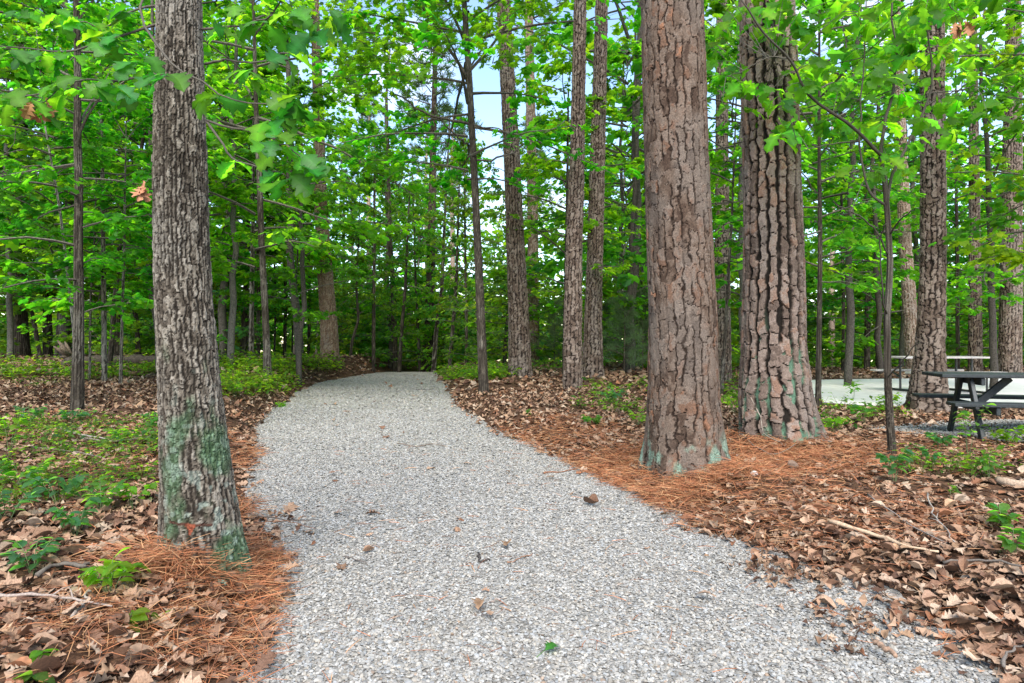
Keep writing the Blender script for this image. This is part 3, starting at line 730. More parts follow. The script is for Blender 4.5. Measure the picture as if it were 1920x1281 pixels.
# -- the lichen, moss and scar of the three nearest trunks
def paint_oak(col, V, TH, h, e, rid, rid2):
    n = fbm(V[..., 0] * 7, V[..., 1] * 7, V[..., 2] * 4, 71, 4)
    right = ss(-.15, .9, np.cos(TH - radians(-62)))
    m = ss(-.02, .34, 1.25 * n + .36 * right - .42 * np.clip(h - .12, 0, 3) - .08 + .22 * ss(.2, 0, h)) * ss(1.5, .6, h)
    m = np.clip(m, 0, 1) * (.3 + .7 * np.maximum(right, ss(.3, .05, h)))
    moss = np.array([.03, .058, .026]) + (np.array([.10, .165, .10]) - np.array([.03, .058, .026])) * ss(.6, 1.15, rid2 + .5 * n)[..., None]
    col = col + (moss - col) * (m * .85)[..., None]
    sp = ss(.42, .5, vnoise(V[..., 0] * 26, V[..., 1] * 26, V[..., 2] * 26, 75)) * ss(1.3, .1, h) * .4
    col = col + (np.array([.24, .29, .25]) - col) * (sp * right)[..., None]
    p = W(385, 966, 3.5); dx = V[..., 0] - p[0]; dz = V[..., 2] - p[2]; front = np.sin(TH) < 0
    bar = front & (np.abs(dz + .1 * dx) < .006) & (np.abs(dx) < .10)
    tri = front & (dz < .004) & (dz > -.06) & (np.abs(dx - .01) < .028 * (1 + dz / .062) + .004 * n * 4)
    col = np.where(bar[..., None], [.05, .022, .015], col); return np.where(tri[..., None], [.15, .042, .022], col)
def paint_pine1(col, V, TH, h, e, rid, rid2):
    n = fbm(V[..., 0] * 9, V[..., 1] * 9, V[..., 2] * 7, 81, 4)
    m = ss(-.08, .2, n * 1.2 - .9 * np.clip(h - .10, 0, 3)) * ss(.42, .1, h)
    col = col + (np.array([.13, .19, .145]) * (1 + .5 * n[..., None]) - col) * (m * .85)[..., None]
    o = ss(.9, .97, rid * .5 + rid2 * .5) * .5; return col + (np.array([.26, .12, .065]) - col) * o[..., None]
def paint_pine2(col, V, TH, h, e, rid, rid2):
    n = fbm(V[..., 0] * 8, V[..., 1] * 8, V[..., 2] * 4, 91, 4)
    m = ss(.02, .2, n + .25 * (1 - e) - .28 * np.clip(h - .1, 0, 3)) * ss(.95, .4, e * (h > .2)) * ss(1.6, .7, h)
    col = col + (np.array([.075, .135, .09]) * (1 + .6 * n[..., None]) - col) * (np.clip(m, 0, 1) * .85)[..., None]
    return col

TREES = []
def tree(name, label, cat, rows, st, d=None, top=14., seed=0, ds=.02, dz=.02, crown=None, rz=0, cs=1., csz=None, group=None, paint=None, zvis=None, anchor=None):
    if d is None: d = ground_hit(rows[0][0], rows[0][1])
    ctr = px_trunk(rows, d, top); b = ctr[0, :3].copy(); b[2] = float(gh(b[0], b[1]))
    root = thing(name, label, cat, b, 0, group)
    zvis = zvis or min(top, EYE + 650 / F * d + .2); ds, dz = max(ds, .00135 * d), max(dz, .0016 * d)
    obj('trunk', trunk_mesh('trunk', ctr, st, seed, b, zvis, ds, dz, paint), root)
    if crown is not None: put_crown(crown, root, b, ctr, rz, cs, anchor=anchor, sz=csz)
    TREES.append((b[0], b[1], ctr[0, 3])); return root, ctr, b, d

g_pine = 'tall pines with plated bark'; g_slim = 'slim dark-barked hardwood trees'; g_bg = 'trees crowding the woods behind'
oakA = tree('oak_tree', 'grey-barked oak with mossy green base at the left edge of the gravel path', 'tree',
            [(385, 1042, 160), (380, 1000, 150), (366, 850, 127), (354, 700, 112), (342, 500, 103), (338, 300, 99), (337, 150, 90), (336, 0, 82)], OAKB, d=3.5, top=7.5, seed=11, ds=.0055, dz=.0065, paint=paint_oak)
pine1 = tree('pine_tree', 'thick brown pine nearest the path, pale lichen on its flared base', 'tree',
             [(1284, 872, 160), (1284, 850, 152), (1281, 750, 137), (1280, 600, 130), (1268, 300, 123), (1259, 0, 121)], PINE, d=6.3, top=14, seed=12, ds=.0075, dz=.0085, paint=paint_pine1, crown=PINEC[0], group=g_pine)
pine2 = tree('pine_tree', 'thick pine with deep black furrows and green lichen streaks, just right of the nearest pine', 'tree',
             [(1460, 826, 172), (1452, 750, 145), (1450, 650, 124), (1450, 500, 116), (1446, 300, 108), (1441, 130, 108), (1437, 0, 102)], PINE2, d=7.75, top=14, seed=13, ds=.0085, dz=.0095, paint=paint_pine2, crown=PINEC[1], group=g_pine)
MID = dict(ds=.014, dz=.016, group=g_pine)
tree('pine_tree', 'straight brown pine standing behind the dark picnic table at the edge of the concrete pad', 'tree', [(1740, 745, 70), (1744, 650, 52), (1749, 500, 46), (1749, 300, 44), (1747, 30, 43)], PINEM, d=11.2, top=15, seed=14, crown=PINEC[0], rz=2, **dict(MID, ds=.014, dz=.015))
tree('pine_tree', 'leftmost of the three brown pines standing together beyond the slim dark tree', 'tree', [(975, 708, 47), (973, 600, 41), (966, 450, 36), (960, 300, 32), (945, 30, 28)], PINEM, top=16, seed=15, crown=PINEC[1], rz=1, **MID)
tree('pine_tree', 'middle and nearest of the three brown pines standing together', 'tree', [(1073, 728, 40), (1076, 500, 33), (1082, 300, 30), (1088, 0, 25)], PINEM, top=15, seed=16, crown=PINEC[0], rz=3, **MID)
tree('pine_tree', 'rightmost of the three brown pines, its foot set back behind the middle one', 'tree', [(1112, 708, 44), (1112, 600, 35), (1115, 500, 32), (1120, 300, 30), (1127, 60, 26)], PINEM, top=16, seed=17, crown=PINEC[1], rz=4, **MID)
tree('pine_tree', 'pale thin pine showing between the left and middle of the three brown pines', 'tree', [(1000, 690, 24), (999, 400, 21), (992, 60, 18)], PALEP, d=25, top=19, seed=18, crown=PINEC[0], rz=5, cs=1.1, **MID)
tree('pine_tree', 'grey pine glimpsed in the gap between the two thickest pines', 'tree', [(1355, 700, 34), (1354, 400, 28)], PINEM, d=19, top=16, seed=19, crown=PINEC[1], rz=.5, **MID)
tree('pine_tree', 'pale pinkish pine leaning left behind the straight pine by the pad', 'tree', [(1713, 692, 28), (1697, 450, 23), (1686, 200, 20)], PALEP, d=21, top=17, seed=20, crown=PINEC[0], rz=1.5, **MID)
tree('pine_tree', 'brown pine beyond the pad, behind the far picnic table', 'tree', [(1829, 700, 26), (1828, 500, 21), (1826, 300, 18)], PINEM, d=22.5, top=17, seed=21, crown=PINEC[1], rz=2.5, **MID)
tree('pine_tree', 'broad brown pine at the right edge of the view beyond the pad', 'tree', [(1893, 705, 41), (1897, 450, 36), (1899, 200, 32)], PINEM, d=21.5, top=17, seed=22, crown=PINEC[0], rz=3.5, **MID)
tree('pine_tree', 'stout light-brown pine standing alone left of the far end of the path', 'tree', [(619, 680, 38), (617, 610, 34), (610, 520, 30), (602, 400, 25), (596, 200, 21)], dict(PALEP, cols=[(.15, .11, .08), (.22, .165, .125), (.28, .22, .175)]), d=25, top=18, seed=23, crown=PINEC[1], rz=.3, cs=1.1, **MID)
FIN = dict(ds=.02, dz=.025)
slimE = tree('hardwood_tree', 'slim dark tree at the right edge of the far path, alone in the brown leaves', 'tree', [(907, 737, 20), (900, 560, 17), (893, 400, 15), (880, 150, 13), (870, 0, 11)], SLIM, top=11.5, seed=24, group=g_slim, **FIN)
saplP = tree('hardwood_tree', 'mottled slender tree standing among green seedlings left of the oak', 'tree', [(145, 770, 25), (148, 600, 19), (147, 450, 17), (148, 350, 15), (145, 250, 14), (146, 150, 13), (144, 50, 12), (143, 0, 11)], SLIM, top=7, seed=25, group=g_slim, crown=NEARC[0], cs=.75, **dict(FIN, ds=.01, dz=.012))
tree('hardwood_tree', 'pale grey slender tree just right of the mottled slender one', 'tree', [(196, 718, 11), (194, 500, 9), (192, 300, 7), (188, 150, 6)], GREY, top=7, seed=26, group=g_slim, crown=NEARC[1], rz=1, cs=.8, **FIN)
tree('hardwood_tree', 'crooked slender tree leaning right behind the oak', 'tree', [(205, 698, 10), (213, 590, 10), (222, 500, 9), (226, 420, 9), (255, 340, 8), (275, 220, 7), (285, 100, 6)], SLIM, top=9, seed=27, group=g_slim, crown=NEARC[2], rz=2, cs=.9, **FIN)
tree('hardwood_tree', 'very thin straight grey stem closest to the left side of the oak', 'tree', [(226, 722, 7), (229, 600, 6), (233, 450, 5)], GREY, top=5.5, seed=28, group=g_slim, crown=NEARC[3], rz=3, cs=.6, **FIN)
tree('hardwood_tree', 'whitish thin stem leaning left behind the mottled slender tree', 'tree', [(142, 690, 6), (138, 610, 6), (125, 500, 5.5), (112, 390, 5), (85, 240, 4)], dict(GREY, cols=[(.25, .25, .23), (.34, .34, .31), (.4, .4, .37)]), d=12.5, top=7, seed=29, group=g_slim, crown=NEARC[4], rz=4, cs=.7, **FIN)
tree('hardwood_tree', 'thinnest grey stem between the mottled slender tree and its pale neighbour', 'tree', [(168, 715, 5), (170, 560, 4.5), (178, 440, 4)], GREY, top=5, seed=30, group=g_slim, crown=NEARC[0], rz=5, cs=.55, **FIN)
tree('oak_tree', 'broad dark old oak far back at the left edge with a forked grey top', 'tree', [(38, 672, 36), (35, 600, 31), (33, 460, 28), (36, 300, 25), (45, 95, 21)], DARKO, d=26, top=13, seed=31, **dict(FIN, dz=.03))
tree('hardwood_tree', 'dark trunk second from the left edge, behind a leaning snag', 'tree', [(90, 668, 18), (88, 560, 15), (86, 450, 13)], DARKO, d=27, top=11, seed=32, crown=NEARC[0], group=g_slim, **FIN)
tree('dead_snag', 'bare leaning snag beside the broad dark oak at far left', 'dead tree', [(75, 668, 8), (63, 600, 8), (52, 545, 6), (47, 510, 4)], DARKO, d=25.5, top=2, seed=33, group=None, **FIN)
tree('hardwood_tree', 'dark leaning trunk just left of the fallen log', 'tree', [(108, 668, 12), (113, 590, 11), (122, 500, 10), (130, 400, 9)], DARKO, d=25, top=11, seed=34, crown=NEARC[1], rz=1, group=g_slim, **FIN)
tree('hardwood_tree', 'dark trunk behind the root end of the fallen log', 'tree', [(131, 668, 13), (132, 560, 12), (133, 450, 10)], DARKO, d=28, top=11, seed=35, crown=NEARC[2], rz=2, group=g_slim, **FIN)
tree('hardwood_tree', 'grey-brown straight trunk behind the fallen log, left of the oak', 'tree', [(219, 670, 18), (220, 560, 16), (225, 420, 14)], DARKO, d=24, top=12, seed=36, crown=NEARC[3], rz=3, group=g_slim, **FIN)
tree('hardwood_tree', 'crooked dark trunk nearest the left side of the oak in the back row', 'tree', [(260, 668, 10), (256, 600, 9), (248, 560, 8), (238, 500, 8), (240, 420, 7)], DARKO, d=25, top=9, seed=37, crown=NEARC[4], rz=4, cs=.8, group=g_slim, **FIN)
tree('hardwood_tree', 'slender dark tree in the green weeds left of the path bend', 'tree', [(502, 712, 17), (500, 650, 14), (496, 560, 13), (490, 450, 12), (487, 350, 11), (480, 200, 9)], SLIM, top=10, seed=38, crown=NEARC[1], rz=2.6, cs=1.35, group=g_slim, **FIN)
tree('hardwood_tree', 'reddish brown trunk second from the oak at the back left of the path', 'tree', [(455, 676, 14), (458, 600, 12), (463, 500, 10)], DARKO, d=26, top=11, seed=39, crown=NEARC[0], rz=.7, group=g_slim, **FIN)
tree('hardwood_tree', 'pale grey trunk between two dark ones at the back left of the path', 'tree', [(471, 680, 11), (472, 560, 10), (474, 450, 9)], GREY, d=23, top=11, seed=40, crown=NEARC[3], rz=1.7, cs=1.2, group=g_slim, **FIN)
tree('hardwood_tree', 'dark trunk right behind the slender tree in the weeds', 'tree', [(484, 678, 9), (485, 560, 8), (483, 420, 7)], DARKO, d=25, top=10, seed=41, crown=NEARC[0], rz=2.7, group=g_slim, **FIN)
for q, (px, w, lb) in enumerate(((514, 5, 'thin dark stem just right of the slender tree in the weeds'), (533, 8, 'dark stem midway between the slender tree and the stout pine'), (547, 4, 'thinnest stem midway between the slender tree and the stout pine'), (578, 7, 'dark stem just left of the stout light-brown pine'))):
    tree('hardwood_tree', lb, 'tree', [(px, 678, w), (px + 3, 560, w * .9), (px - 2, 420, w * .8)], DARKO, d=27 + q, top=8, seed=42 + q, crown=NEARC[q], rz=q, cs=.8, group=g_slim, **FIN)
tree('hardwood_tree', 'crooked little tree right of the stout light-brown pine', 'tree', [(655, 690, 7), (660, 640, 6.5), (672, 600, 6), (668, 540, 5)], DARKO, d=29, top=7, seed=50, crown=NEARC[2], rz=.5, cs=0.49, csz=0.83, group=g_slim, **FIN)
tree('hardwood_tree', 'straight thin dark tree at the left end of the path crest', 'tree', [(700, 700, 8), (701, 560, 7), (702, 400, 6)], DARKO, d=29, top=10, seed=51, crown=NEARC[3], rz=1.5, cs=0.56, csz=0.94, group=g_slim, **FIN)
tree('hardwood_tree', 'grey trunk left of the paired stems at the end of the path', 'tree', [(741, 706, 13), (738, 560, 11), (731, 440, 9)], DARKO, d=32, top=13, seed=52, crown=NEARC[4], rz=2.5, cs=0.73, csz=1.21, group=g_slim, **FIN)
tree('hardwood_tree', 'leaning stem leaning right beside the grey trunk at the end of the path', 'tree', [(748, 706, 8), (753, 620, 7.5), (760, 540, 6)], SLIM, d=30, top=8, seed=53, crown=NEARC[0], rz=3.5, cs=0.53, csz=0.88, group=g_slim, **FIN)
tree('hardwood_tree', 'thin stem left of the thick dark trunk at the end of the path', 'tree', [(788, 706, 7), (783, 600, 6), (779, 520, 5)], SLIM, d=31, top=9, seed=54, crown=NEARC[0], rz=4.5, cs=0.56, csz=0.94, group=g_slim, **FIN)
tree('pine_tree', 'thick blackish pine trunk straight behind the end of the path', 'tree', [(800, 706, 23), (806, 600, 20), (808, 480, 17)], dict(PINE2, cols=[(.05, .04, .034), (.08, .06, .05), (.11, .085, .07)], inner=(.025, .02, .016), patchy=.1), d=33, top=17, seed=55, crown=PINEFAR, **MID)
tree('hardwood_tree', 'grey curving stem just right of the thick blackish trunk', 'tree', [(812, 706, 10), (818, 620, 9), (828, 550, 8), (832, 450, 6)], GREY, d=30, top=11, seed=56, crown=NEARC[1], rz=5.5, cs=0.59, csz=0.99, group=g_slim, **FIN)
tree('hardwood_tree', 'dark trunk leaning right over the right shoulder of the path crest', 'tree', [(842, 694, 8), (847, 640, 8), (855, 540, 7), (858, 440, 5)], SLIM, d=28, top=9, seed=57, crown=NEARC[2], rz=.9, cs=0.59, csz=0.99, group=g_slim, **FIN)
tree('hardwood_tree', 'dark stem close to the left of the slim dark tree by the path', 'tree', [(875, 690, 7), (874, 560, 6), (872, 450, 5)], SLIM, d=28, top=10, seed=58, crown=NEARC[3], rz=1.9, cs=0.59, csz=0.99, group=g_slim, **FIN)
tree('hardwood_tree', 'short dark trunk between the slim dark tree and the leftmost brown pine', 'tree', [(945, 692, 9), (950, 620, 8), (957, 560, 7)], SLIM, d=25, top=8, seed=59, crown=NEARC[4], rz=2.9, cs=0.53, csz=0.88, group=g_slim, **FIN)
tree('hardwood_tree', 'dark sapling hugging the left side of the middle brown pine', 'tree', [(1058, 712, 9), (1060, 560, 8), (1063, 430, 7)], SLIM, d=18, top=8, seed=60, crown=NEARC[2], rz=3.9, cs=.9, group=g_slim, **FIN)
tree('hardwood_tree', 'thin dark stem just right of the nearest thick pine', 'tree', [(1353, 728, 8), (1360, 620, 7), (1365, 520, 6), (1372, 420, 5)], SLIM, d=13.5, top=7, seed=61, crown=NEARC[3], rz=4.9, cs=.75, group=g_slim, **FIN)
tree('hardwood_tree', 'straight slim dark tree between the furrowed pine and the pad', 'tree', [(1534, 742, 12), (1536, 600, 10), (1538, 450, 9), (1536, 320, 7)], SLIM, d=11.5, top=8.0, seed=62, crown=NEARC[4], rz=5.9, cs=.8, group=g_slim, **FIN)
tree('hardwood_tree', 'thin brown stem beyond the right end of the far picnic table', 'tree', [(1796, 690, 8), (1795, 500, 7), (1793, 350, 6)], DARKO, d=24, top=11, seed=63, crown=NEARC[0], rz=.2, cs=.9, group=g_slim, **FIN)
tree('hardwood_tree', 'dark thin trunk left of the broad pine at the right edge', 'tree', [(1858, 700, 8), (1858, 560, 7), (1852, 400, 6)], DARKO, d=27, top=12, seed=64, crown=NEARC[0], rz=1.2, cs=1, group=g_slim, **FIN)
for q, (px, w, lb) in enumerate(((1580, 7, 'dark stem beyond the left end of the concrete pad'), (1625, 12, 'brown trunk beyond the pad just left of the oak sapling'), (1645, 8, 'dark stem seen behind the trunk of the oak sapling'))):
    tree('hardwood_tree', lb, 'tree', [(px, 700, w), (px + 2, 560, w * .9), (px - 2, 420, w * .8)], DARKO, d=25 + 2 * q, top=10, seed=65 + q, crown=NEARC[q + 1], rz=q * 2, cs=.9, group=g_slim, **FIN)

# forked grey top of the old oak: limbs as a part of it
root = [o for o in C.objects if o.get('label', '').startswith('broad dark old oak')][0]
for rows in (((44, 95, 10), (55, 50, 9), (68, 0, 8), (85, -80, 6)), ((44, 95, 7), (33, 60, 6), (20, 20, 5), (0, -10, 4)), ((50, 70, 5), (75, 40, 4), (110, 25, 3))):
    pts = np.array([W(a, b, 26) for a, b, c_ in rows]); v, fa = tube(smooth_line(pts, 8), np.interp(np.linspace(0, 1, 8), np.linspace(0, 1, len(rows)), [r_[2] / F * 26 for r_ in rows]), 8, wob=.15)
    m = MB(); m.add(v, fa, (.36, .34, .31)); obj('limb', m.build('limb', [M_BARKFAR], True, root.location), root)
o = obj('crown', FARC[1], root, (.3, 0, 1.5)); o.scale = (1.2, 1.2, 1.2); o['kind'] = 'stuff'

# slim dark tree: bare crooked limbs that show against the sky, and a thin crown above
root, ctr, b, d = slimE
for rows in (((878, 232, 6), (830, 225, 5), (790, 212, 4), (745, 185, 3)), ((877, 150, 7), (850, 105, 6), (820, 60, 5), (768, 0, 4), (740, -40, 3)), ((884, 300, 4), (930, 298, 4), (975, 270, 3), (1010, 250, 2)), ((878, 270, 4), (850, 260, 3), (825, 235, 2)), ((876, 130, 4), (905, 85, 3), (915, 40, 3), (918, 0, 2)), ((882, 235, 3), (930, 245, 2.5), (985, 262, 2), (1060, 235, 1.5))):
    pts = np.array([W(a, c_, d) for a, c_, w in rows]); pts[:, 1] += np.linspace(0, random.uniform(-.9, .9), len(rows))
    v, fa = tube(smooth_line(pts, 12) + np.random.RandomState(int(rows[0][0] + rows[1][1])).randn(12, 3) * .018, np.interp(np.linspace(0, 1, 12), np.linspace(0, 1, len(rows)), [r_[2] / 2 / F * d for r_ in rows]), 5)
    m = MB(); m.add(v, fa, (.07, .06, .05)); obj('limb', m.build('limb', [M_BARKFAR], True, b), root)
mb = MB(); rr = np.random.RandomState(23); PP, AA, NN = [], [], []
for k in range(210):
    px, py = (rr.uniform(600, 870), rr.uniform(-60, 185)) if k < 150 else (rr.uniform(880, 1050), rr.uniform(-60, 110))
    if k < 150 and py > 60 + (870 - px) * .62 + 30 * rr.randn(): continue
    c0 = W(px, py, d + rr.uniform(-2.2, 1.6)); q = W(px + (885 - px) * (.12 + .1 * rr.rand()), py + 12 * rr.randn(), c0[1] + (d - c0[1]) * .15)
    v, fa = tube(np.array([q, (q + c0) / 2 + (0, 0, .05), c0]), [.010, .006, .002], 4); mb.add(v, fa, (.07, .06, .05), 1)
    n_ = 13; t_ = rr.rand(n_, 1); a = rr.rand(n_) * 6.28
    PP.append(q + (c0 - q) * t_ + rr.randn(n_, 3) * .09); AA.append(np.stack([np.cos(a), np.sin(a), -.3 - .5 * rr.rand(n_)], -1)); NN.append(np.array([0, -.3, .9]) + .45 * rr.randn(n_, 3))
PP, AA, NN = map(np.concatenate, (PP, AA, NN)); ml_ = maple()
scatter(mb, ml_[0], ml_[1], PP, frames(AA, NN), .17 * (.6 + .7 * rr.rand(len(PP))), leaf_cols(rr, len(PP)))
o = obj('foliage', mb.build('foliage', [M_LEAF, M_TWIG], False, b), root); o['kind'] = 'stuff'
o = put_crown(crown_mesh('leafy_crown', 777, 11.5, 4.3, 4.0, 34, .15, 'maple_low', 9, 9), root, b, ctr, .4, 1, anchor=7)

# ------------------------------------------------------------------ near broad leaves: oak on the left, oak sapling on the right
OAKL = [oak_fine(q, fold=f, bend=b_, twist=t, wav=w) for q, (f, b_, t, w) in enumerate(((.25, .3, .2, .02), (-.15, .6, -.4, .02), (.35, .15, .5, .03), (.1, .8, .1, .03), (.5, .4, -.3, .01)))]
RIB = np.where(np.arange(60) % 3 == 1, 1.7, 1.)[:, None]
def gl(col, m=None): return [mesh_np('oak_leaf', v, f, np.tile(col, (len(v), 1)) * RIB, [m or M_BROADLEAF]) for v, f in OAKL]
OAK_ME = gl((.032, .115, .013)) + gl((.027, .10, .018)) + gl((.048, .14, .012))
OAK_LIT = gl((.055, .155, .014), M_LEAF) + gl((.045, .135, .02), M_LEAF) + gl((.07, .165, .014), M_LEAF)  # brighter, more translucent copies of the leaf, backlight put into their colour
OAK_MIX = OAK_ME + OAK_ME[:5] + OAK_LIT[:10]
DEADOAK = mesh_np('dead_leaf', *DEAD[3], np.tile((.33, .15, .08), (len(DEAD[3][0]), 1)), [M_LITTER])
def limb(name, pts, r0, r1, root, base, col=(.075, .065, .052), n=14, sides=6, wig=.006, seed=0):
    p = smooth_line(pts, n); p = p + np.random.RandomState(seed).randn(n, 3) * wig * np.linspace(0, 1, n)[:, None]
    v, fa = tube(p, np.linspace(r0, r1, n), sides); m = MB(); m.add(v, fa, col)
    obj(name, m.build(name, [M_TWIG], True, base), root); return p
def whorl(center, n, size, root, base, r, heading=None, me=OAK_ME):
    for k in range(n):
        a = (heading if heading is not None else r.rand() * 6.28) + (k - n / 2) * 1.1 + .5 * r.randn()
        o = obj('leaf', me[r.randint(len(me))], root, center - base + r.randn(3) * .012)
        ax = np.array([[cos(a), sin(a), -.35 - .55 * r.rand()]]); nn = np.array([[.0, -.55, .8]]) + r.randn(1, 3) * .45
        R = frames(ax, nn)[0]
        o.rotation_mode = 'QUATERNION'
        import mathutils
        o.rotation_quaternion = mathutils.Matrix(R.tolist()).to_quaternion()
        s = size * (.7 + .55 * r.rand()); o.scale = (s, s, s)

root, ctr, b, dA = oakA
r = np.random.RandomState(5)
BR = [([(378, 55), (430, 50), (480, 40), (540, 20)], 3.5, 3.1), ([(385, 120), (425, 112), (480, 118), (545, 98)], 3.5, 2.9), ([(388, 226), (430, 240), (475, 246), (520, 262), (565, 298)], 3.45, 2.75),
      ([(388, 228), (412, 262), (440, 300), (485, 312), (535, 330)], 3.45, 2.8), ([(296, -60), (262, 20), (300, 92), (330, 125), (400, 168), (470, 196), (535, 188)], 3.3, 2.85),
      ([(296, 45), (220, 70), (130, 96), (60, 92), (-10, 85)], 3.5, 3.1), ([(294, 140), (215, 152), (150, 150), (60, 182), (-10, 172)], 3.5, 3.0), ([(298, 10), (250, 20), (200, 50), (150, 40)], 3.5, 3.3)]
for q, (pp, d0, d1) in enumerate(BR):
    pts = [W(a, c_, d0 + (d1 - d0) * k / (len(pp) - 1)) for k, (a, c_) in enumerate(pp)]
    limb('branch', pts, .007, .0025, root, b, seed=q)
WH = [(312, 135, 2.95, 4, -pi / 2), (262, 108, 3.05, 4, None), (470, 130, 2.9, 5, None), (535, 105, 2.85, 5, None), (555, 180, 2.85, 5, None), (505, 215, 2.9, 4, None), (515, 262, 2.8, 6, None), (563, 296, 2.75, 6, None), (535, 330, 2.8, 6, None),
      (600, 296, 2.8, 3, None), (430, 52, 3.2, 5, None), (490, 40, 3.1, 5, None), (545, 20, 3.1, 5, None), (405, 170, 3.0, 3, None), (440, 300, 3.0, 3, None),
      (220, 72, 3.35, 5, None), (175, 85, 3.3, 4, None), (130, 96, 3.25, 5, None), (75, 92, 3.2, 5, None), (15, 88, 3.1, 5, None), (215, 152, 3.3, 5, None), (165, 150, 3.2, 4, None), (110, 165, 3.15, 5, None), (60, 182, 3.1, 4, None), (10, 175, 3.05, 5, None), (200, 50, 3.4, 4, None), (150, 40, 3.35, 5, None), (250, 20, 3.4, 4, None), (590, 60, 3.2, 5, None), (620, 25, 3.3, 5, None), (455, 5, 3.3, 5, None), (105, 20, 3.3, 5, None), (30, 20, 3.3, 5, None)]
for px, py, d, n, hd in WH: whorl(W(px, py, d), n, .135, root, b, r, hd, OAK_MIX)
for px, py, d in ((60, 195, 3.1), (98, 190, 3.15), (272, 340, 3.35), (262, 352, 3.35)):
    for _ in range(2):
        o = obj('dead_leaf', DEADOAK, root, W(px, py, d) - b + r.randn(3) * .01); o.rotation_euler = (-1.6 + .4 * r.randn(), .4 * r.randn(), r.rand() * 6); o.scale = (.09,) * 3
        o['label'] = 'withered brown leaf'
# twigs of the withered cluster
limb('branch', [W(300, 330, 3.4), W(285, 335, 3.38), W(265, 342, 3.35)], .003, .002, root, b)
limb('branch', [W(110, 165, 3.15), W(85, 190, 3.12), W(60, 196, 3.1), W(10, 290, 3.1)], .003, .0015, root, b)

dS = ground_hit(1673, 857)
rows = [(1673, 857, 17), (1668, 780, 15), (1664, 700, 14), (1663, 600, 13), (1669, 500, 12), (1664, 400, 11), (1658, 330, 10)]
sap = tree('oak_sapling', 'young oak with thin crooked trunk and wide leafy fork, left of the picnic table', 'tree', rows, dict(SLIM, w=.02, h=.06, depth=.004, patchy=.35), d=dS, top=1, seed=70, ds=.006, dz=.008)
root, ctr, b, _ = sap
LIMBS = [[(1658, 335), (1652, 290), (1656, 250), (1672, 180), (1681, 100), (1673, 30), (1672, -40)], [(1655, 295), (1600, 240), (1520, 180), (1480, 110), (1440, 70), (1385, -5)], [(1662, 390), (1672, 330), (1692, 290), (1735, 200), (1747, 130), (1742, 50), (1752, -30)],
         [(1660, 385), (1630, 360), (1618, 310), (1610, 265), (1614, 210), (1621, 100), (1625, -20)], [(1668, 440), (1690, 410), (1722, 390)], [(1666, 480), (1640, 430), (1600, 400), (1560, 380)], [(1673, 30), (1700, 10), (1760, -10)], [(1480, 110), (1440, 108), (1400, 130), (1360, 145)], [(1610, 265), (1560, 270), (1500, 285)], [(1664, 590), (1655, 560), (1650, 450), (1662, 420)], [(1735, 200), (1780, 175), (1830, 160)], [(1662, 710), (1690, 680), (1722, 640)]]
r = np.random.RandomState(9); anchors = []
for q, pp in enumerate(LIMBS):
    dz_ = r.uniform(-.7, .7) if q else 0; w0 = (.030, .024, .024, .02, .014, .014, .012, .012, .012, .014, .012, .014)[q] * .72
    pts = [W(a, c_, dS + dz_ * (k / (len(pp) - 1))) for k, (a, c_) in enumerate(pp)]
    p = limb('branch', pts, w0, w0 * .4, root, b, (.055, .048, .038), 18, 6, .008, 20 + q); anchors.append(p[4:])
anchors = np.concatenate(anchors)
cents = []
for k in range(66):
    while True:
        px = r.uniform(1335, 1840); py = r.uniform(-30, 345)
        if py < 345 - abs(px - 1640) * .62 + 40 * r.rand() and not (1500 < px < 1600 and py > 250): break
    c0 = W(px, py, dS + r.uniform(-.35, 1.1)); q = anchors[np.argmin(((anchors - c0) ** 2).sum(1))]
    if np.linalg.norm(q - c0) > 1.2: c0 = q + (c0 - q) * .6
    cents.append((c0, q))
for k, (c0, q) in enumerate(cents):
    if np.linalg.norm(c0 - q) > .05: limb('twig', [q, (q + c0) / 2 + (0, 0, .03), c0], .004, .002, root, b, (.085, .078, .064), 5, 4, .004, k)
    whorl(c0, 4 + (k % 3 == 0), .20, root, b, r, None, OAK_LIT)
mb = MB(); rr = np.random.RandomState(19); PP, AA, NN = [], [], []
for k in range(150):
    px = rr.uniform(1300, 1900); py = rr.uniform(-140, 330)
    if py > 320 - abs(px - 1640) * .55 + 50 * rr.rand(): continue
    c0 = W(px, py, dS + rr.uniform(-.8, 1.3)); q = anchors[np.argmin(((anchors - c0) ** 2).sum(1))]
    if np.linalg.norm(q - c0) > 1.3: c0 = q + (c0 - q) * .7
    v, fa = tube(np.array([q, (q + c0) / 2 + (0, 0, .04), c0]), [.004, .003, .0015], 4); mb.add(v, fa, (.085, .078, .064), 1)
    a = rr.rand(4) * 6.28; PP.append(c0 + .02 * rr.randn(4, 3)); AA.append(np.stack([np.cos(a), np.sin(a), -.3 - .5 * rr.rand(4)], -1)); NN.append(np.array([0, -.4, .9]) + .45 * rr.randn(4, 3))
PP, AA, NN = map(np.concatenate, (PP, AA, NN)); kk = rr.randint(0, 5, len(PP))
for q in range(5):
    m_ = kk == q; scatter(mb, OAKL[q][0], OAKL[q][1], PP[m_], frames(AA[m_], NN[m_]), .19 * (.7 + .5 * rr.rand(m_.sum())), leaf_cols(rr, m_.sum(), (.05, .15, .018), .3))
o = obj('foliage', mb.build('foliage', [M_LEAF, M_TWIG], False, b), root); o['kind'] = 'stuff'
for k in range(3):
    o = obj('dead_leaf', DEADOAK, root, W(1792 + 9 * k, 40, dS) - b); o.rotation_euler = (-1.7, .2 * k, k); o.scale = (.17,) * 3; o['label'] = 'withered brown leaf'
limb('twig', [W(1760, -10, dS), W(1790, 20, dS), W(1805, 35, dS)], .004, .002, root, b)

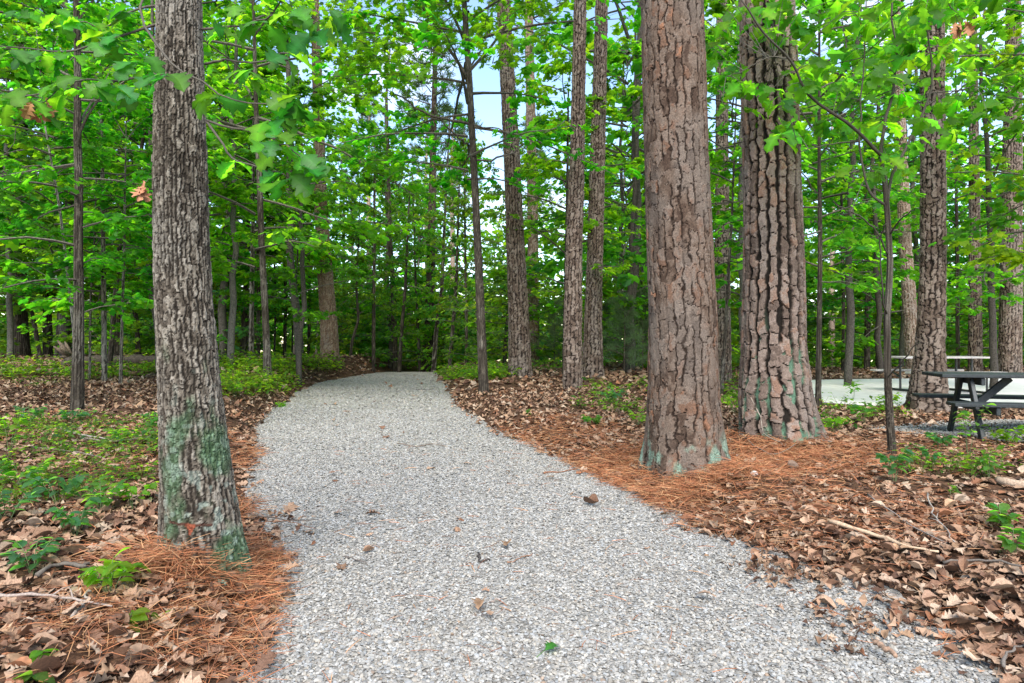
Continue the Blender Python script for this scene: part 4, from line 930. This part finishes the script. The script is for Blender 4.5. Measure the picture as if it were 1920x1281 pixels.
# ------------------------------------------------------------------ background woods
def bg_trunk(seed, H=10):
    r = np.random.RandomState(seed); z = np.linspace(-.3, H, 16); x = np.cumsum(r.randn(16)) * .045; y = np.cumsum(r.randn(16)) * .045
    x -= x[0]; y -= y[0]
    v, fa = tube(np.stack([x, y, z], -1), .085 * (1 - .75 * z / H) + .01, 8, True, .12, seed); m = MB(); m.add(v, fa, ((.075, .065, .055), (.11, .1, .085), (.06, .05, .042))[seed % 3])
    return m.build('trunk', [M_BARKFAR], True)
BGT = [bg_trunk(s) for s in range(4)]
rb = np.random.RandomState(21)
def bgtree(x, y, s, label, cat='tree', group=g_bg, crowns=FARC, name='hardwood_tree', tz=1.):
    z = float(gh(x, y)); root = thing(name, label, cat, (x, y, z), rb.rand() * 6.28, group)
    t = obj('trunk', BGT[rb.randint(4)], root); t.scale = (s, s, s * tz)
    c_ = obj('crown', crowns[rb.randint(len(crowns))], root); c_.scale = (s, s, s * tz); c_.rotation_euler = (0, 0, rb.rand() * 6.28); c_['kind'] = 'stuff'
    return root
# trees just outside the picture whose boughs reach into it
for px, d, s, lb, crs in ((2075, 9.5, .95, 'bright green maple boughs hanging in from the right edge, high up', NEARC), (2010, 13.5, 1.1, 'feathery green tree at the right edge behind the dark picnic table', NEARC), (-190, 9, .9, 'leafy tree hanging in from the left edge above the ferny seedlings', NEARC), (-60, 14, 1.0, 'yellow-green leafy tree at the left edge behind the mottled slender tree', NEARC),
                          (1590, 17, 1.05, 'leafy tree on the near side of the pad beyond the slim dark tree', NEARC), (1400, 15, .95, 'leafy tree showing between and behind the two thickest pines', NEARC), (1175, 21, 1.1, 'bright leafy tree right behind the rightmost of the three brown pines', NEARC), (735, 34, 1.6, 'pale yellow-green tree over the end of the path', NEARC),
                          (562, 22.5, 1.5, 'bright leafy tree in front of the stout light-brown pine, hiding its top', NEARC), (560, 19, .9, 'leafy tree between the slender tree in the weeds and the stout pine', NEARC), (430, 17, .95, 'leafy tree filling the gap right of the oak trunk', NEARC), (300, 16, .9, 'leafy tree hidden behind the oak trunk', NEARC), (1860, 16, .9, 'leafy tree right of the straight pine by the pad', NEARC)):
    bgtree((px - 960) / F * d, d, s, lb, group='leafy trees nearest the clearing', crowns=crs)
placed = [(t[0], t[1]) for t in TREES]
REG = ((290, 'left of the oak trunk'), (600, 'between the oak trunk and the stout pine'), (880, 'over the far end of the path'), (1200, 'behind the three brown pines'), (1550, 'behind the two thickest pines'), (9999, 'beyond the concrete pad'))
cnt = 0; tries = 0
while cnt < 92 and tries < 6000:
    tries += 1
    y = (19 + 10 * rb.rand()) if cnt < 22 else (47 + 12 * rb.rand()); px = rb.uniform(-250, 2170); x = (px - 960) / F * y
    if xl(y) - 1.6 < x < xr(y) + 1.6 and y < 31: continue
    if x > 4.8 and y < 22.5: continue
    if 540 < px < 1140 and y < 40: continue
    if any((x - a) ** 2 + (y - c_) ** 2 < 1.3 ** 2 for a, c_ in placed): continue
    topy = 640 - (10 * 1.35 - 1) / y * F
    s = rb.uniform(.9, 1.8)
    if 640 < px < 1120: s = min(s, .95 + .012 * (y - 24))      # the sky opens above the path
    placed.append((x, y)); cnt += 1
    for lim, wh in REG:
        if px < lim: break
    bgtree(x, y, s, 'leafy green tree deep in the woods ' + wh, group='background trees ' + wh)
for k in range(110):
    y = 23 + 20 * rb.rand(); px = rb.uniform(-150, 2070); x = (px - 960) / F * y
    if (xl(y) - .8 < x < xr(y) + .8 and y < 29) or (560 < px < 690 and y < 30): continue
    if x > 4.8 and y < 23: continue
    z = float(gh(x, y)); root = thing('shrub', 'bushy green shrub in the undergrowth below the far trees', 'shrub', (x, y, z), rb.rand() * 6, 'shrubs under the far trees')
    c_ = obj('foliage', BUSHC[k % 3], root); s = rb.uniform(1.1, 2.1); c_.scale = (s, s, s); c_['kind'] = 'stuff'
for k in range(18):
    px = 630 + 270 * (k + .5 * rb.rand()) / 18; y = 33 + 13 * ((k * 7) % 18) / 18 + rb.rand(); x = (px - 960) / F * y
    root = thing('shrub', 'light green shrub beyond the crest of the gravel path', 'shrub', (x, y, float(gh(x, y))), rb.rand() * 6, 'light green shrubs beyond the path crest')
    c_ = obj('foliage', BUSHC[2 if k % 3 else 0], root); s = rb.uniform(1.4, 2.3); c_.scale = (s, s, s); c_['kind'] = 'stuff'
for k, (px, d, s, lb) in enumerate(((1170, 20, 1.0, 'soft young pine between the rightmost brown pine and the thick pine'), (1205, 22, 1.1, 'soft young pine hiding behind the left side of the thick pine'), (1040, 24, 1.0, 'soft young pine between the left and middle brown pines'), (1130, 25, 1.2, 'soft young pine behind the rightmost brown pine'))):
    x = (px - 960) / F * d; root = thing('young_pine', lb, 'young pine', (x, d, float(gh(x, d))), k, 'soft young pines')
    v, fa = tube(np.array([(0, 0, -.1), (.02, 0, 1.2), (0, .02, 2.2)]), [.02, .015, .006], 6); m = MB(); m.add(v, fa, (.16, .12, .09)); obj('stem', m.build('stem', [M_BARKFAR], True), root)
    c_ = obj('crown', YPINE, root); c_.scale = (s, s, s); c_['kind'] = 'stuff'
for k, (px, d, s) in enumerate(((690, 52, 1.15), (800, 60, 1.25), (850, 46, 1.0), (180, 48, 1.2), (1560, 50, 1.1), (1990, 46, 1.1), (1000, 58, 1.2), (430, 56, 1.2), (1420, 60, 1.2))):
    x = (px - 960) / F * d; z = float(gh(x, d)); root = thing('pine_tree', 'tall thin pine far off with its needled top against the sky', 'tree', (x, d, z), k, 'far pines rising above the woods')
    v, fa = tube(np.array([(0, 0, -.3), (.1, 0, 6), (0, .1, 12), (.1, 0, 18)]) * s, np.array([.22, .18, .13, .03]) * s, 8); m = MB(); m.add(v, fa, (.26, .19, .15)); obj('trunk', m.build('trunk', [M_BARKFAR], True), root)
    c_ = obj('crown', PINEFAR, root); c_.scale = (s, s, s); c_['kind'] = 'stuff'
# far-off wood: one mass
mb = MB(); r = np.random.RandomState(31); N = 72000
px = r.uniform(-260, 2180, N); d = 52 + 26 * r.rand(N) ** 1.5; x = (px - 960) / F * d
hmax = 13 + 5 * fbm(px / 160, d / 40, 0, 33, 3) * 2 + 4 * np.minimum(1, np.abs(px - 880) / 500)
cl = vnoise(x / 2.2, d / 2.2, 0, 35)
low_ = r.rand(N) < .5; zz = gh(x, d) + np.where(low_, 5.5, hmax) * r.rand(N) ** .9; k = (vnoise(x / 1.8, d / 3, zz / 1.3, 36) > -.35) | low_
P = np.stack([x, d, zz], -1)[k]; big_ = np.where(low_, 1.55, 1.)[k]; N = len(P); dm = diamond(); a = r.rand(N) * 6.28
scatter(mb, dm[0], dm[1], P, frames(np.stack([np.cos(a), np.sin(a), -.3 * r.rand(N)], -1), np.array([0, 0, 1]) + .7 * r.randn(N, 3)), .42 * big_ * (.6 + .8 * r.rand(N)), leaf_cols(r, N, (.06, .145, .018)))
o = obj('distant_woods', mb.build('distant_woods', [M_LEAF])); tag(o, 'far-off green woods closing the view behind all the trees', 'woods', kind='stuff')

# ------------------------------------------------------------------ picnic tables
AX = np.array([.966, -.26, 0]); AC = np.array([.26, .966, 0])      # along and across the near table
tz = float(gh(5.9, 8.1)) + .01
t = thing('picnic_table', 'dark stained wooden picnic table on the gravel patch at the right', 'picnic table', (5.95, 8.0, tz), math.atan2(AX[1], AX[0]), 'picnic tables')
DK = (.018, .022, .024)
def part(name, V, Fa, m_, parent, col, label=None):
    mb = MB(); mb.add(V, Fa, col); o = obj(name, mb.build(name, [m_]), parent)
    if label: o['label'] = label
    return o
for k in range(5): part('tabletop_plank', *beam((-.92, -.30 + .15 * k, .73), (.92, -.30 + .15 * k, .73), .143, .04), M_DARKPLANK, t, DK)
for s in (-1, 1):
    for k in range(2): part('bench_plank', *beam((-.92, s * (.56 + .15 * k), .43), (.92, s * (.56 + .15 * k), .43), .143, .04), M_DARKPLANK, t, DK)
for sx in (-.56, .56):
    for s in (-1, 1):
        part('leg', *beam((sx + .02 * s, s * .58, -.02), (sx + .02 * s, s * .20, .705), .09, .045, up=(1, 0, 0)), M_DARKPLANK, t, DK)
    part('bench_support', *beam((sx + .065, -.76, .365), (sx + .065, .76, .365), .045, .09), M_DARKPLANK, t, DK)
    part('tabletop_support', *beam((sx + .065, -.35, .665), (sx + .065, .35, .665), .045, .085), M_DARKPLANK, t, DK)
    part('brace', *beam((sx + .06 * np.sign(-sx) + .03, 0, .36), (-.10 if sx < 0 else .10, 0, .70), .045, .085), M_DARKPLANK, t, DK)
t = thing('picnic_table', 'pale topped picnic table on black tube legs standing on the concrete pad', 'picnic table', (9.15, 14.75, PAD['z']), .02, 'picnic tables')
PT = (.44, .39, .37); TB = (.02, .02, .02)
for k in range(3): part('tabletop_plank', *beam((-.92, -.26 + .26 * k, .745), (.92, -.26 + .26 * k, .745), .25, .04), M_TABLETOP, t, PT)
for s in (-1, 1): part('bench_plank', *beam((-1.0, s * .66, .44), (1.0, s * .66, .44), .25, .04), M_TABLETOP, t, PT)
for sx in (-.62, .62):
    for pl in ([(sx, -.72, .03), (sx, .72, .03)], ):
        part('skid', *tube(smooth_line([(sx, -.78, .10), (sx, -.72, .03), (sx, 0, .03), (sx, .72, .03), (sx, .78, .10)], 14), .025, 8), M_TUBE, t, TB)
    for s in (-1, 1):
        part('leg', *tube([(sx, s * .25, .03), (sx, s * .25, .725)], .024, 8), M_TUBE, t, TB)
        part('bench_arm', *tube(smooth_line([(sx, s * .25, .30), (sx, s * .5, .39), (sx, s * .66, .42)], 6), .022, 8), M_TUBE, t, TB)
        part('bench_arm', *tube([(sx, s * .70, .03), (sx, s * .70, .42)], .02, 8), M_TUBE, t, TB)

# ------------------------------------------------------------------ fallen wood, twigs, cones and stones
def ground_line(pp, lift=0.01):
    q = []
    for px, py in pp:
        g = G(px, py); q.append((g[0], g[1], float(top_z(g[0], g[1])) + lift))
    return np.array(q)
def stick(name, label, cat, pts, r0, r1, col, group, n=12, wig=.01, seed=0, sides=7, mt=None, side_twigs=()):
    p = smooth_line(pts, n); rr = np.random.RandomState(seed); p = p + rr.randn(n, 3) * wig * np.array([1, 1, .4]); b = p[0].copy()
    mb = MB(); v, fa = tube(p, np.linspace(r0, r1, n) * (1 + .15 * rr.randn(n)), sides, wob=.15, seed=seed); mb.add(v - b, fa, col)
    for f, dv in side_twigs:
        q = p[int(f * (n - 1))]; v, fa = tube(np.array([q, q + np.array(dv) * .5 + (0, 0, .01), q + np.array(dv)]), [r1 * .8 + r0 * .2, r1 * .6, r1 * .3], 5); mb.add(v - b, fa, col)
    o = obj(name, mb.build(name, [mt or M_TWIG], True), None, b); o['kind'] = 'thing'; return tag(o, label, cat, group)
gT = 'twigs and sticks on the ground'
gl_ = ground_line([(120, 690), (200, 686), (320, 684), (420, 684)], .14)
lg = stick('fallen_log', 'weathered fallen log lying across the forest floor behind the slender trees at left', 'log', gl_, .14, .09, (.075, .058, .044), None, 44, .03, 1, 14, M_BARKFAR)
lg2 = G(132, 686)
mb = MB(); rr = np.random.RandomState(4)
for k in range(16):
    a = k * 2.4; e = np.array([-.25 * rr.rand(), .35 * cos(a), .30 * sin(a) + .1]) * (.7 + .6 * rr.rand()); v, fa = tube(np.array([(0, 0, .1), e * .6 + (0, 0, .1), e + (0, 0, .08)]), [.09, .06, .015], 6, wob=.3, seed=k); mb.add(v, fa, (.12, .09, .065))
o = obj('root_plate', mb.build('root_plate', [M_BARKFAR], True), lg, lg2 - np.array(lg.location) + (0, 0, .12)); o['kind'] = 'stuff'
stick('fallen_stick', 'grey dead pole lying flat in the seedlings left of the fallen log', 'stick', ground_line([(0, 705), (60, 700), (140, 694)], .05), .05, .04, (.2, .17, .14), gT, 14, .02, 2)
stick('fallen_log', 'short cut bark-stripped log at the right edge, half under the dry leaves', 'log', ground_line([(1870, 908), (1900, 915), (1960, 922)], .035), .032, .034, (.30, .22, .16), None, 8, .004, 3, 12, M_BARK)
ST = [('long pale peeled stick lying in dry leaves right of the gravel spill', [(1555, 992), (1640, 1020), (1700, 1042), (1760, 1055)], .014, .006, (.42, .30, .2)), ('grey forked twig lying in front of the oak sapling', [(1740, 940), (1748, 975), (1770, 1005), (1790, 1035)], .006, .003, (.27, .24, .21)), ('thin grey twig crossing the leaves below the forked one', [(1625, 940), (1690, 990), (1740, 1020), (1775, 1035)], .005, .003, (.2, .17, .15)),
      ('dark branch lying at the right edge near the bottom corner', [(1770, 1075), (1830, 1070), (1900, 1080), (1950, 1095)], .008, .005, (.12, .10, .085)), ('curved bare twig looping out from the foot of the furrowed pine', [(1400, 812), (1440, 825), (1500, 828), (1560, 838)], .009, .006, (.16, .13, .11)), ('thin twig arching in front of the furrowed pine', [(1385, 818), (1420, 850), (1455, 862), (1500, 838)], .007, .004, (.15, .125, .10)),
      ('long straight pale twig lying across the leaves at bottom left', [(-10, 1140), (70, 1142), (140, 1148), (210, 1162)], .008, .004, (.25, .2, .17)), ('lichen-spotted thick twig in front of the ferny seedlings at left', [(70, 1100), (120, 1078), (150, 1085), (165, 1080)], .012, .008, (.10, .085, .07)), ('short leaning twig below the lichen-spotted one', [(140, 1180), (160, 1150), (168, 1130)], .007, .004, (.22, .18, .15)),
      ('mossy broken stub lying in the hollow below the oak', [(395, 1100), (408, 1108), (420, 1116)], .010, .009, (.17, .27, .2)), ('dark thin twig poking from the litter on to the gravel by the oak', [(460, 978), (500, 995), (545, 1003), (590, 1000)], .005, .003, (.10, .075, .06)), ('needle-laden twig lying on the gravel below the dark one', [(470, 1000), (530, 1003), (590, 1018)], .004, .002, (.2, .1, .06)),
      ('short dark forked twig in the middle of the gravel', [(897, 1052), (900, 1068), (918, 1064)], .006, .004, (.06, .05, .045)), ('brown twig lying right of the forked one on the gravel', [(955, 1072), (975, 1062), (1000, 1053)], .004, .003, (.2, .11, .07)), ('thin dark twig at the left of the open gravel', [(645, 1058), (670, 1066), (692, 1074)], .004, .002, (.12, .1, .09)),
      ('long thin twig lying across the gravel far up the path', [(745, 840), (780, 845), (810, 840), (838, 844)], .006, .003, (.16, .11, .08)), ('reddish twig by the brown leaf at the right of the gravel', [(1018, 896), (1050, 894), (1080, 888)], .008, .004, (.2, .09, .05)), ('brown pine twig pointing at the crumpled leaf on the gravel spill', [(1512, 1165), (1545, 1178), (1580, 1192)], .004, .002, (.25, .11, .06)),
      ('crumbling strip of bark on the gravel at the bottom right', [(1640, 1246), (1660, 1260), (1682, 1274)], .012, .009, (.25, .16, .11)), ('bare twig in the seedlings in front of the oak', [(60, 850), (140, 858), (200, 872)], .006, .004, (.15, .12, .10)), ('grey stick lying in the green seedlings below the mottled slender tree', [(110, 812), (150, 825), (200, 833)], .012, .007, (.22, .19, .17)), ('dark stick lying left of the oak at knee height of the seedlings', [(160, 832), (210, 838), (300, 828)], .009, .006, (.13, .11, .09)),
      ('dark twig at the bottom right corner curving up from the leaves', [(1880, 1275), (1895, 1250), (1925, 1232)], .007, .004, (.13, .11, .095)), ('small twig near the top of the path', [(780, 734), (800, 733), (812, 732)], .012, .006, (.1, .09, .08))]
for k, (lb, pp, r0, r1, c_) in enumerate(ST):
    stick('twig', lb, 'twig', ground_line(pp, .055 if pp[0][0] > 1300 or pp[0][0] < 480 else .014), r0 * 1.0, r1 * 1.0, c_, gT, 12, .006, 50 + k, 6, side_twigs=((.5, (.05, .06, .02)), (.7, (-.05, .05, .03))) if k in (1, 4, 6) else ())
# stiff bare twigs standing in front of the furrowed pine
stick('twig', 'pale bare twig standing up against the foot of the furrowed pine', 'twig', [W(1408, 745, 7.0), W(1425, 780, 6.95), W(1432, 812, 6.9), G(1470, 838) + (0, 0, .02)], .005, .004, (.26, .22, .18), gT, 10, .006, 91, 6)

def cone_mesh():
    mb = MB(); r = np.random.RandomState(2); v, fa = tube(np.array([(0, 0, 0), (0, .02, 0), (0, .05, 0), (0, .07, 0)]), [.008, .014, .012, .003], 7); mb.add(v, fa, (.06, .04, .03))
    V = np.array([(-.5, 0, 0), (.5, 0, 0), (.6, .8, .1), (0, 1.1, .35), (-.6, .8, .1)]); Fq = np.array([(0, 1, 2), (0, 2, 4), (4, 2, 3)])
    a = np.arange(44) * 2.399; t = np.linspace(.03, 1, 44); pos = np.stack([.011 * np.cos(a), .07 * t, .011 * np.sin(a)], -1)
    scatter(mb, V, Fq, pos, frames(np.stack([np.cos(a), .5 + 0 * a, np.sin(a)], -1), np.stack([0 * a, 1 + 0 * a, 0 * a], -1)), .016 * (1.1 - .6 * np.abs(t - .4)), np.tile((.16, .105, .075), (44, 1)) * (.7 + .6 * r.rand(44, 1)))
    return mb.build('pine_cone', [M_LITTER])
CONE = cone_mesh()
for k, (px, py, s, lb) in enumerate(((1492, 886, 1.7, 'dark weathered pine cone in the needles right of the thick pine'), (1832, 1208, .8, 'small grey pine cone among dry leaves near the bottom right'), (1895, 1095, .8, 'pine cone half buried in leaves at the right edge'), (1462, 1064, .7, 'black pine cone at the edge of the gravel spill'), (85, 1158, 1.0, 'rounded dark pine cone under the pale twig at bottom left'), (1770, 1062, .6, 'little dark cone behind the peeled stick'))):
    g = G(px, py); o = obj('pine_cone', CONE, None, g + (0, 0, .03)); o.scale = (s,) * 3; o.rotation_euler = (.2, .4, k * 1.3); tag(o, lb, 'pine cone', 'fallen pine cones')
for k, (px, py, s, lb) in enumerate(((1383, 860, .035, 'white rounded stone in the needles beside the thick pine'), (1415, 893, .045, 'flat pale stone in the needles in front of the furrowed pine'), (1448, 878, .03, 'small pale stone between the two thick pines'), (347, 1182, .016, 'small white pebble in the leaves below the oak'), (1228, 884, .03, 'pale stone at the left foot of the thick pine'), (440, 1193, .012, 'bluish grey pebble in the leaves near the gravel edge'))):
    r = np.random.RandomState(k); g = G(px, py); B = ICO * (1 + .3 * (r.rand(12, 1) - .5)) * np.array([1, .8, .6]) * s
    o = obj('stone', mesh_np('stone', B, ICOF, np.tile((.55, .52, .48), (12, 1)), [M_STONE]), None, g + (0, 0, .02)); o.rotation_euler = (.2, 0, k); tag(o, lb, 'stone', 'loose pale stones')
# single leaves on the gravel
PL = [(535, 975, .20, 'large curled brown leaf on the gravel beside the oak'), (712, 976, .10, 'small brown leaf on the gravel left of centre'), (1095, 952, .17, 'brown oak leaf at the right of the open gravel'), (800, 889, .12, 'tan leaf lying mid-path far up the gravel'), (660, 776, .2, 'orange-brown leaf far up the left of the path'), (725, 825, .18, 'brown leaf in the middle of the upper path'), (915, 816, .14, 'tan leaf near the right edge of the upper path'),
      (1570, 1160, .14, 'folded brown leaf on the gravel spill'), (640, 973, .08, 'tiny brown leaf beside the dark twig on the gravel'), (900, 1125, .05, 'small orange leaf scrap in the middle of the gravel'), (1690, 1190, .10, 'brown leaf at the outer edge of the gravel spill'), (1770, 1165, .12, 'orange-tan leaf at the border of spill and litter')]
for k, (px, py, s, lb) in enumerate(PL):
    g = G(px, py); o = obj('fallen_leaf', leaf_me[(k * 3 + 1) % len(leaf_me)], None, (g[0], g[1], float(top_z(g[0], g[1])) + .014)); o.scale = (s,) * 3; o.rotation_euler = (.06, .08, k * 1.9); tag(o, lb, 'leaf', 'single leaves lying on the gravel')
g = G(1020, 1250); t = thing('fallen_oak_sprig', 'fresh green oak leaf sprig lying on the gravel at the bottom', 'leaf', (g[0], g[1], .035), .6)
o = obj('leaf', OAK_ME[5], t); o.scale = (.085,) * 3; o.rotation_euler = (.1, .2, -1.2)
v, fa = tube(np.array([(0, 0, 0), (-.03, -.02, .004), (-.06, -.03, 0)]), .002, 5); part('stalk', v, fa, M_TWIG, t, (.10, .17, .06))

# ------------------------------------------------------------------ seedlings
SEED_ME = [[mesh_np('leaf', v, f, np.tile(c_, (len(v), 1)), [M_LEAF]) for v, f in (ell(fold=.2, bend=.4), ell(fold=-.1, bend=.7), ell(fold=.3, bend=.2, twist=.4))] for c_ in ((.06, .15, .035), (.045, .13, .06), (.09, .19, .025))]
def seedling(px, py, h, kind, label, hue, rs, lw=.045):
    r = np.random.RandomState(rs); g = G(px, py); t = thing('seedling', label, 'seedling', g, r.rand() * 6.28, 'green seedlings in the leaf litter')
    stems = {'spray': 5, 'sprout': 1, 'upright': 3, 'bushy': 7}[kind]
    for k in range(stems):
        a = k * 2.4 + r.rand(); rad = h * (.75 if kind != 'upright' else .35) * (.5 + .6 * r.rand()) * (1 if stems > 1 else .4)
        e = np.array([cos(a) * rad, sin(a) * rad, h * (.65 + .5 * r.rand())]); mid = e * .5 + np.array([0, 0, h * .22])
        p = smooth_line([(0, 0, -.02), mid, e], 7); v, fa = tube(p, np.linspace(.0028, .0012, 7), 4)
        part('stem', v, fa, M_TWIG, t, (.09, .12, .05))
        nl = {'spray': 9, 'sprout': 6, 'upright': 10, 'bushy': 7}[kind]
        for q in range(nl):
            f = .3 + .7 * (q + .5) / nl; c_ = np.array([np.interp(f, np.linspace(0, 1, 7), p[:, i_]) for i_ in range(3)])
            la = a + (1 if q % 2 else -1) * (.7 + .5 * r.rand()) + (0 if q < nl - 1 else 0); ax = np.array([[cos(la), sin(la), -.1 + .3 * r.randn()]])
            o = obj('leaf', SEED_ME[hue][r.randint(3)], t, c_); o.rotation_mode = 'QUATERNION'
            o.rotation_quaternion = mathutils.Matrix(frames(ax, np.array([[0, 0, 1.]]) + .3 * r.randn(1, 3))[0].tolist()).to_quaternion(); s = lw * (.75 + .5 * r.rand()); o.scale = (s * 1.15, s, s)
import mathutils
SD = [(62, 1082, .13, 'spray', 'dark green low seedling at the left edge above the pale twig', 1, .045), (142, 1008, .16, 'spray', 'broad spreading seedling midway between left edge and oak', 1, .05), (205, 1118, .13, 'spray', 'bright green spreading seedling just left of the oak foot', 2, .05), (238, 1186, .06, 'sprout', 'tiny three-leaved sprout below the bright spreading seedling', 2, .05), (300, 1172, .05, 'sprout', 'small round-leaved sprout in front of the oak foot', 2, .038), (76, 1250, .07, 'sprout', 'little bright sprout near the bottom left corner', 2, .035), (60, 1282, .05, 'sprout', 'lowest sprout at the bottom left edge of the view', 0, .05),
      (45, 925, .2, 'spray', 'leafy seedling at the left edge level with the middle of the oak trunk', 0, .055), (110, 950, .2, 'spray', 'pale green seedling right of the leafy one at the left edge', 1, .055), (190, 968, .16, 'spray', 'feathery seedling behind the broad spreading one', 0, .05), (250, 955, .13, 'spray', 'small seedling touching the dark hollow left of the oak', 2, .045), (12, 985, .15, 'spray', 'seedling cut by the left edge below the leafy one', 1, .05), (18, 860, .45, 'upright', 'tall yellow-green seedling at the left edge', 2, .08), (135, 800, .2, 'bushy', 'bushy seedling at the foot of the mottled slender tree', 1, .07), (230, 835, .2, 'bushy', 'bushy bright seedling left of the oak, behind the stick', 2, .07), (60, 800, .22, 'bushy', 'bushy seedling left of the mottled slender tree', 1, .07), (285, 815, .2, 'bushy', 'bushy seedling touching the left side of the oak trunk', 0, .07),
      (440, 745, .25, 'bushy', 'yellow-green seedling right of the oak beside the path', 2, .08), (525, 768, .14, 'bushy', 'tiny bright weed sticking out on the left edge of the gravel', 2, .07),
      (1678, 908, .26, 'upright', 'dark green leafy seedling at the foot of the young oak', 1, .085), (1745, 880, .2, 'upright', 'small seedling right of the young oak', 1, .065), (1815, 862, .5, 'upright', 'tall leafy seedling in front of the dark picnic table leg', 0, .085), (1762, 845, .2, 'bushy', 'low bushy seedling before the left end of the picnic table', 1, .07), (1893, 838, .2, 'bushy', 'bright bushy seedling on the right edge of the gravel patch', 2, .08), (1855, 900, .22, 'upright', 'reddish-stemmed seedling below the picnic table', 0, .06), (1880, 1000, .16, 'upright', 'upper of two fresh seedlings at the right edge', 0, .075), (1900, 1050, .16, 'upright', 'lower of two fresh seedlings at the right edge', 0, .075), (1780, 935, .1, 'sprout', 'little sprout among leaves below the tall leafy seedling', 0, .06),
      (1600, 752, .4, 'upright', 'leggy seedling growing at the left end of the concrete pad', 0, .1), (1620, 795, .25, 'bushy', 'low bushy seedling left of the young oak trunk', 0, .09), (1665, 770, .25, 'bushy', 'low bushy seedling right behind the young oak trunk', 2, .08), (1560, 815, .22, 'bushy', 'low seedling just right of the furrowed pine', 2, .08), (1150, 760, .3, 'bushy', 'bushy seedling between the rightmost brown pine and the thick pine', 1, .1), (1110, 800, .15, 'bushy', 'small weed in the brown leaves left of the thick pine', 0, .08), (1195, 800, .2, 'bushy', 'yellowish weed touching the left side of the thick pine', 2, .07), (995, 780, .1, 'sprout', 'single dark weed in the brown leaves right of the path', 0, .1), (1375, 775, .25, 'bushy', 'green weed in the gap between the two thick pines', 2, .08), (1220, 845, .1, 'bushy', 'small fern-like weed at the left foot of the thick pine', 0, .035)]
for k, (px, py, h, kind, lb, hue, lw) in enumerate(SD): seedling(px, py, h * (1.2 if py > 880 and px < 320 else 1), kind, lb, hue, 500 + k, lw * (1.4 if py > 880 and px < 320 else 1))

# low green ground cover: nobody could count it
mb = MB(); r = np.random.RandomState(77); ev = strip_leaf([0, .45, 1], [.03, .27, .01], None, fold=.25, bend=.4)
def cover(px0, px1, py0, py1, N, h, lw, dens=.0, hue=(.07, .155, .025)):
    px = r.uniform(px0, px1, N); py = py0 + (py1 - py0) * r.rand(N) ** .8
    gd = np.array([ground_hit(a, c_) for a, c_ in zip(px, py)]); x = (px - 960) / F * gd
    k = (vnoise(x * .8, gd * .55, 0, 44) > dens) & ((x < xl(gd) - .12) | (x > xr(gd) + .12)); x, y = x[k], gd[k]
    for q in range(len(x)):
        n = r.randint(6, 13); c0 = np.array([x[q], y[q], float(gh(x[q], y[q]))]); hh = h * (.5 + .8 * r.rand()); a = r.rand(n) * 6.28
        p = c0 + np.stack([np.cos(a) * hh * .7 * r.rand(n), np.sin(a) * hh * .7 * r.rand(n), hh * (.25 + .75 * r.rand(n))], -1)
        scatter(mb, ev[0], ev[1], p, frames(np.stack([np.cos(a), np.sin(a), .3 * r.randn(n)], -1), np.array([0, 0, 1]) + .35 * r.randn(n, 3)), lw * (.6 + .8 * r.rand(n)), leaf_cols(r, n, hue, .4))
        for e in p[:3]:
            v, fa = tube(np.array([c0, e]), [.003, .002], 3, False); mb.add(v, fa, (.1, .11, .05), 0)
cover(-150, 330, 705, 860, 400, .15, .06, .08, (.07, .145, .035)); cover(-200, 330, 672, 715, 300, .25, .12, -.15, (.085, .165, .025)); cover(395, 560, 690, 745, 230, .3, .10, -.5, (.085, .17, .022)); cover(400, 640, 678, 700, 170, .35, .14, -.8, (.085, .165, .022))
cover(820, 960, 697, 716, 170, .32, .13, -.8, (.08, .165, .022)); cover(1090, 1235, 695, 775, 70, .22, .09, 0.); cover(980, 1070, 690, 705, 60, .3, .13, -.3); cover(1330, 1400, 700, 770, 50, .25, .1, -.3); cover(1530, 1700, 755, 830, 70, .2, .08, 0.); cover(1690, 2000, 830, 900, 60, .18, .06, 0.); cover(-150, 300, 840, 1060, 420, .11, .045, -.05)
o = obj('ground_cover', mb.build('ground_cover', [M_LEAF])); tag(o, 'low green seedlings and weeds growing through the dry leaves', 'ground cover', kind='stuff')
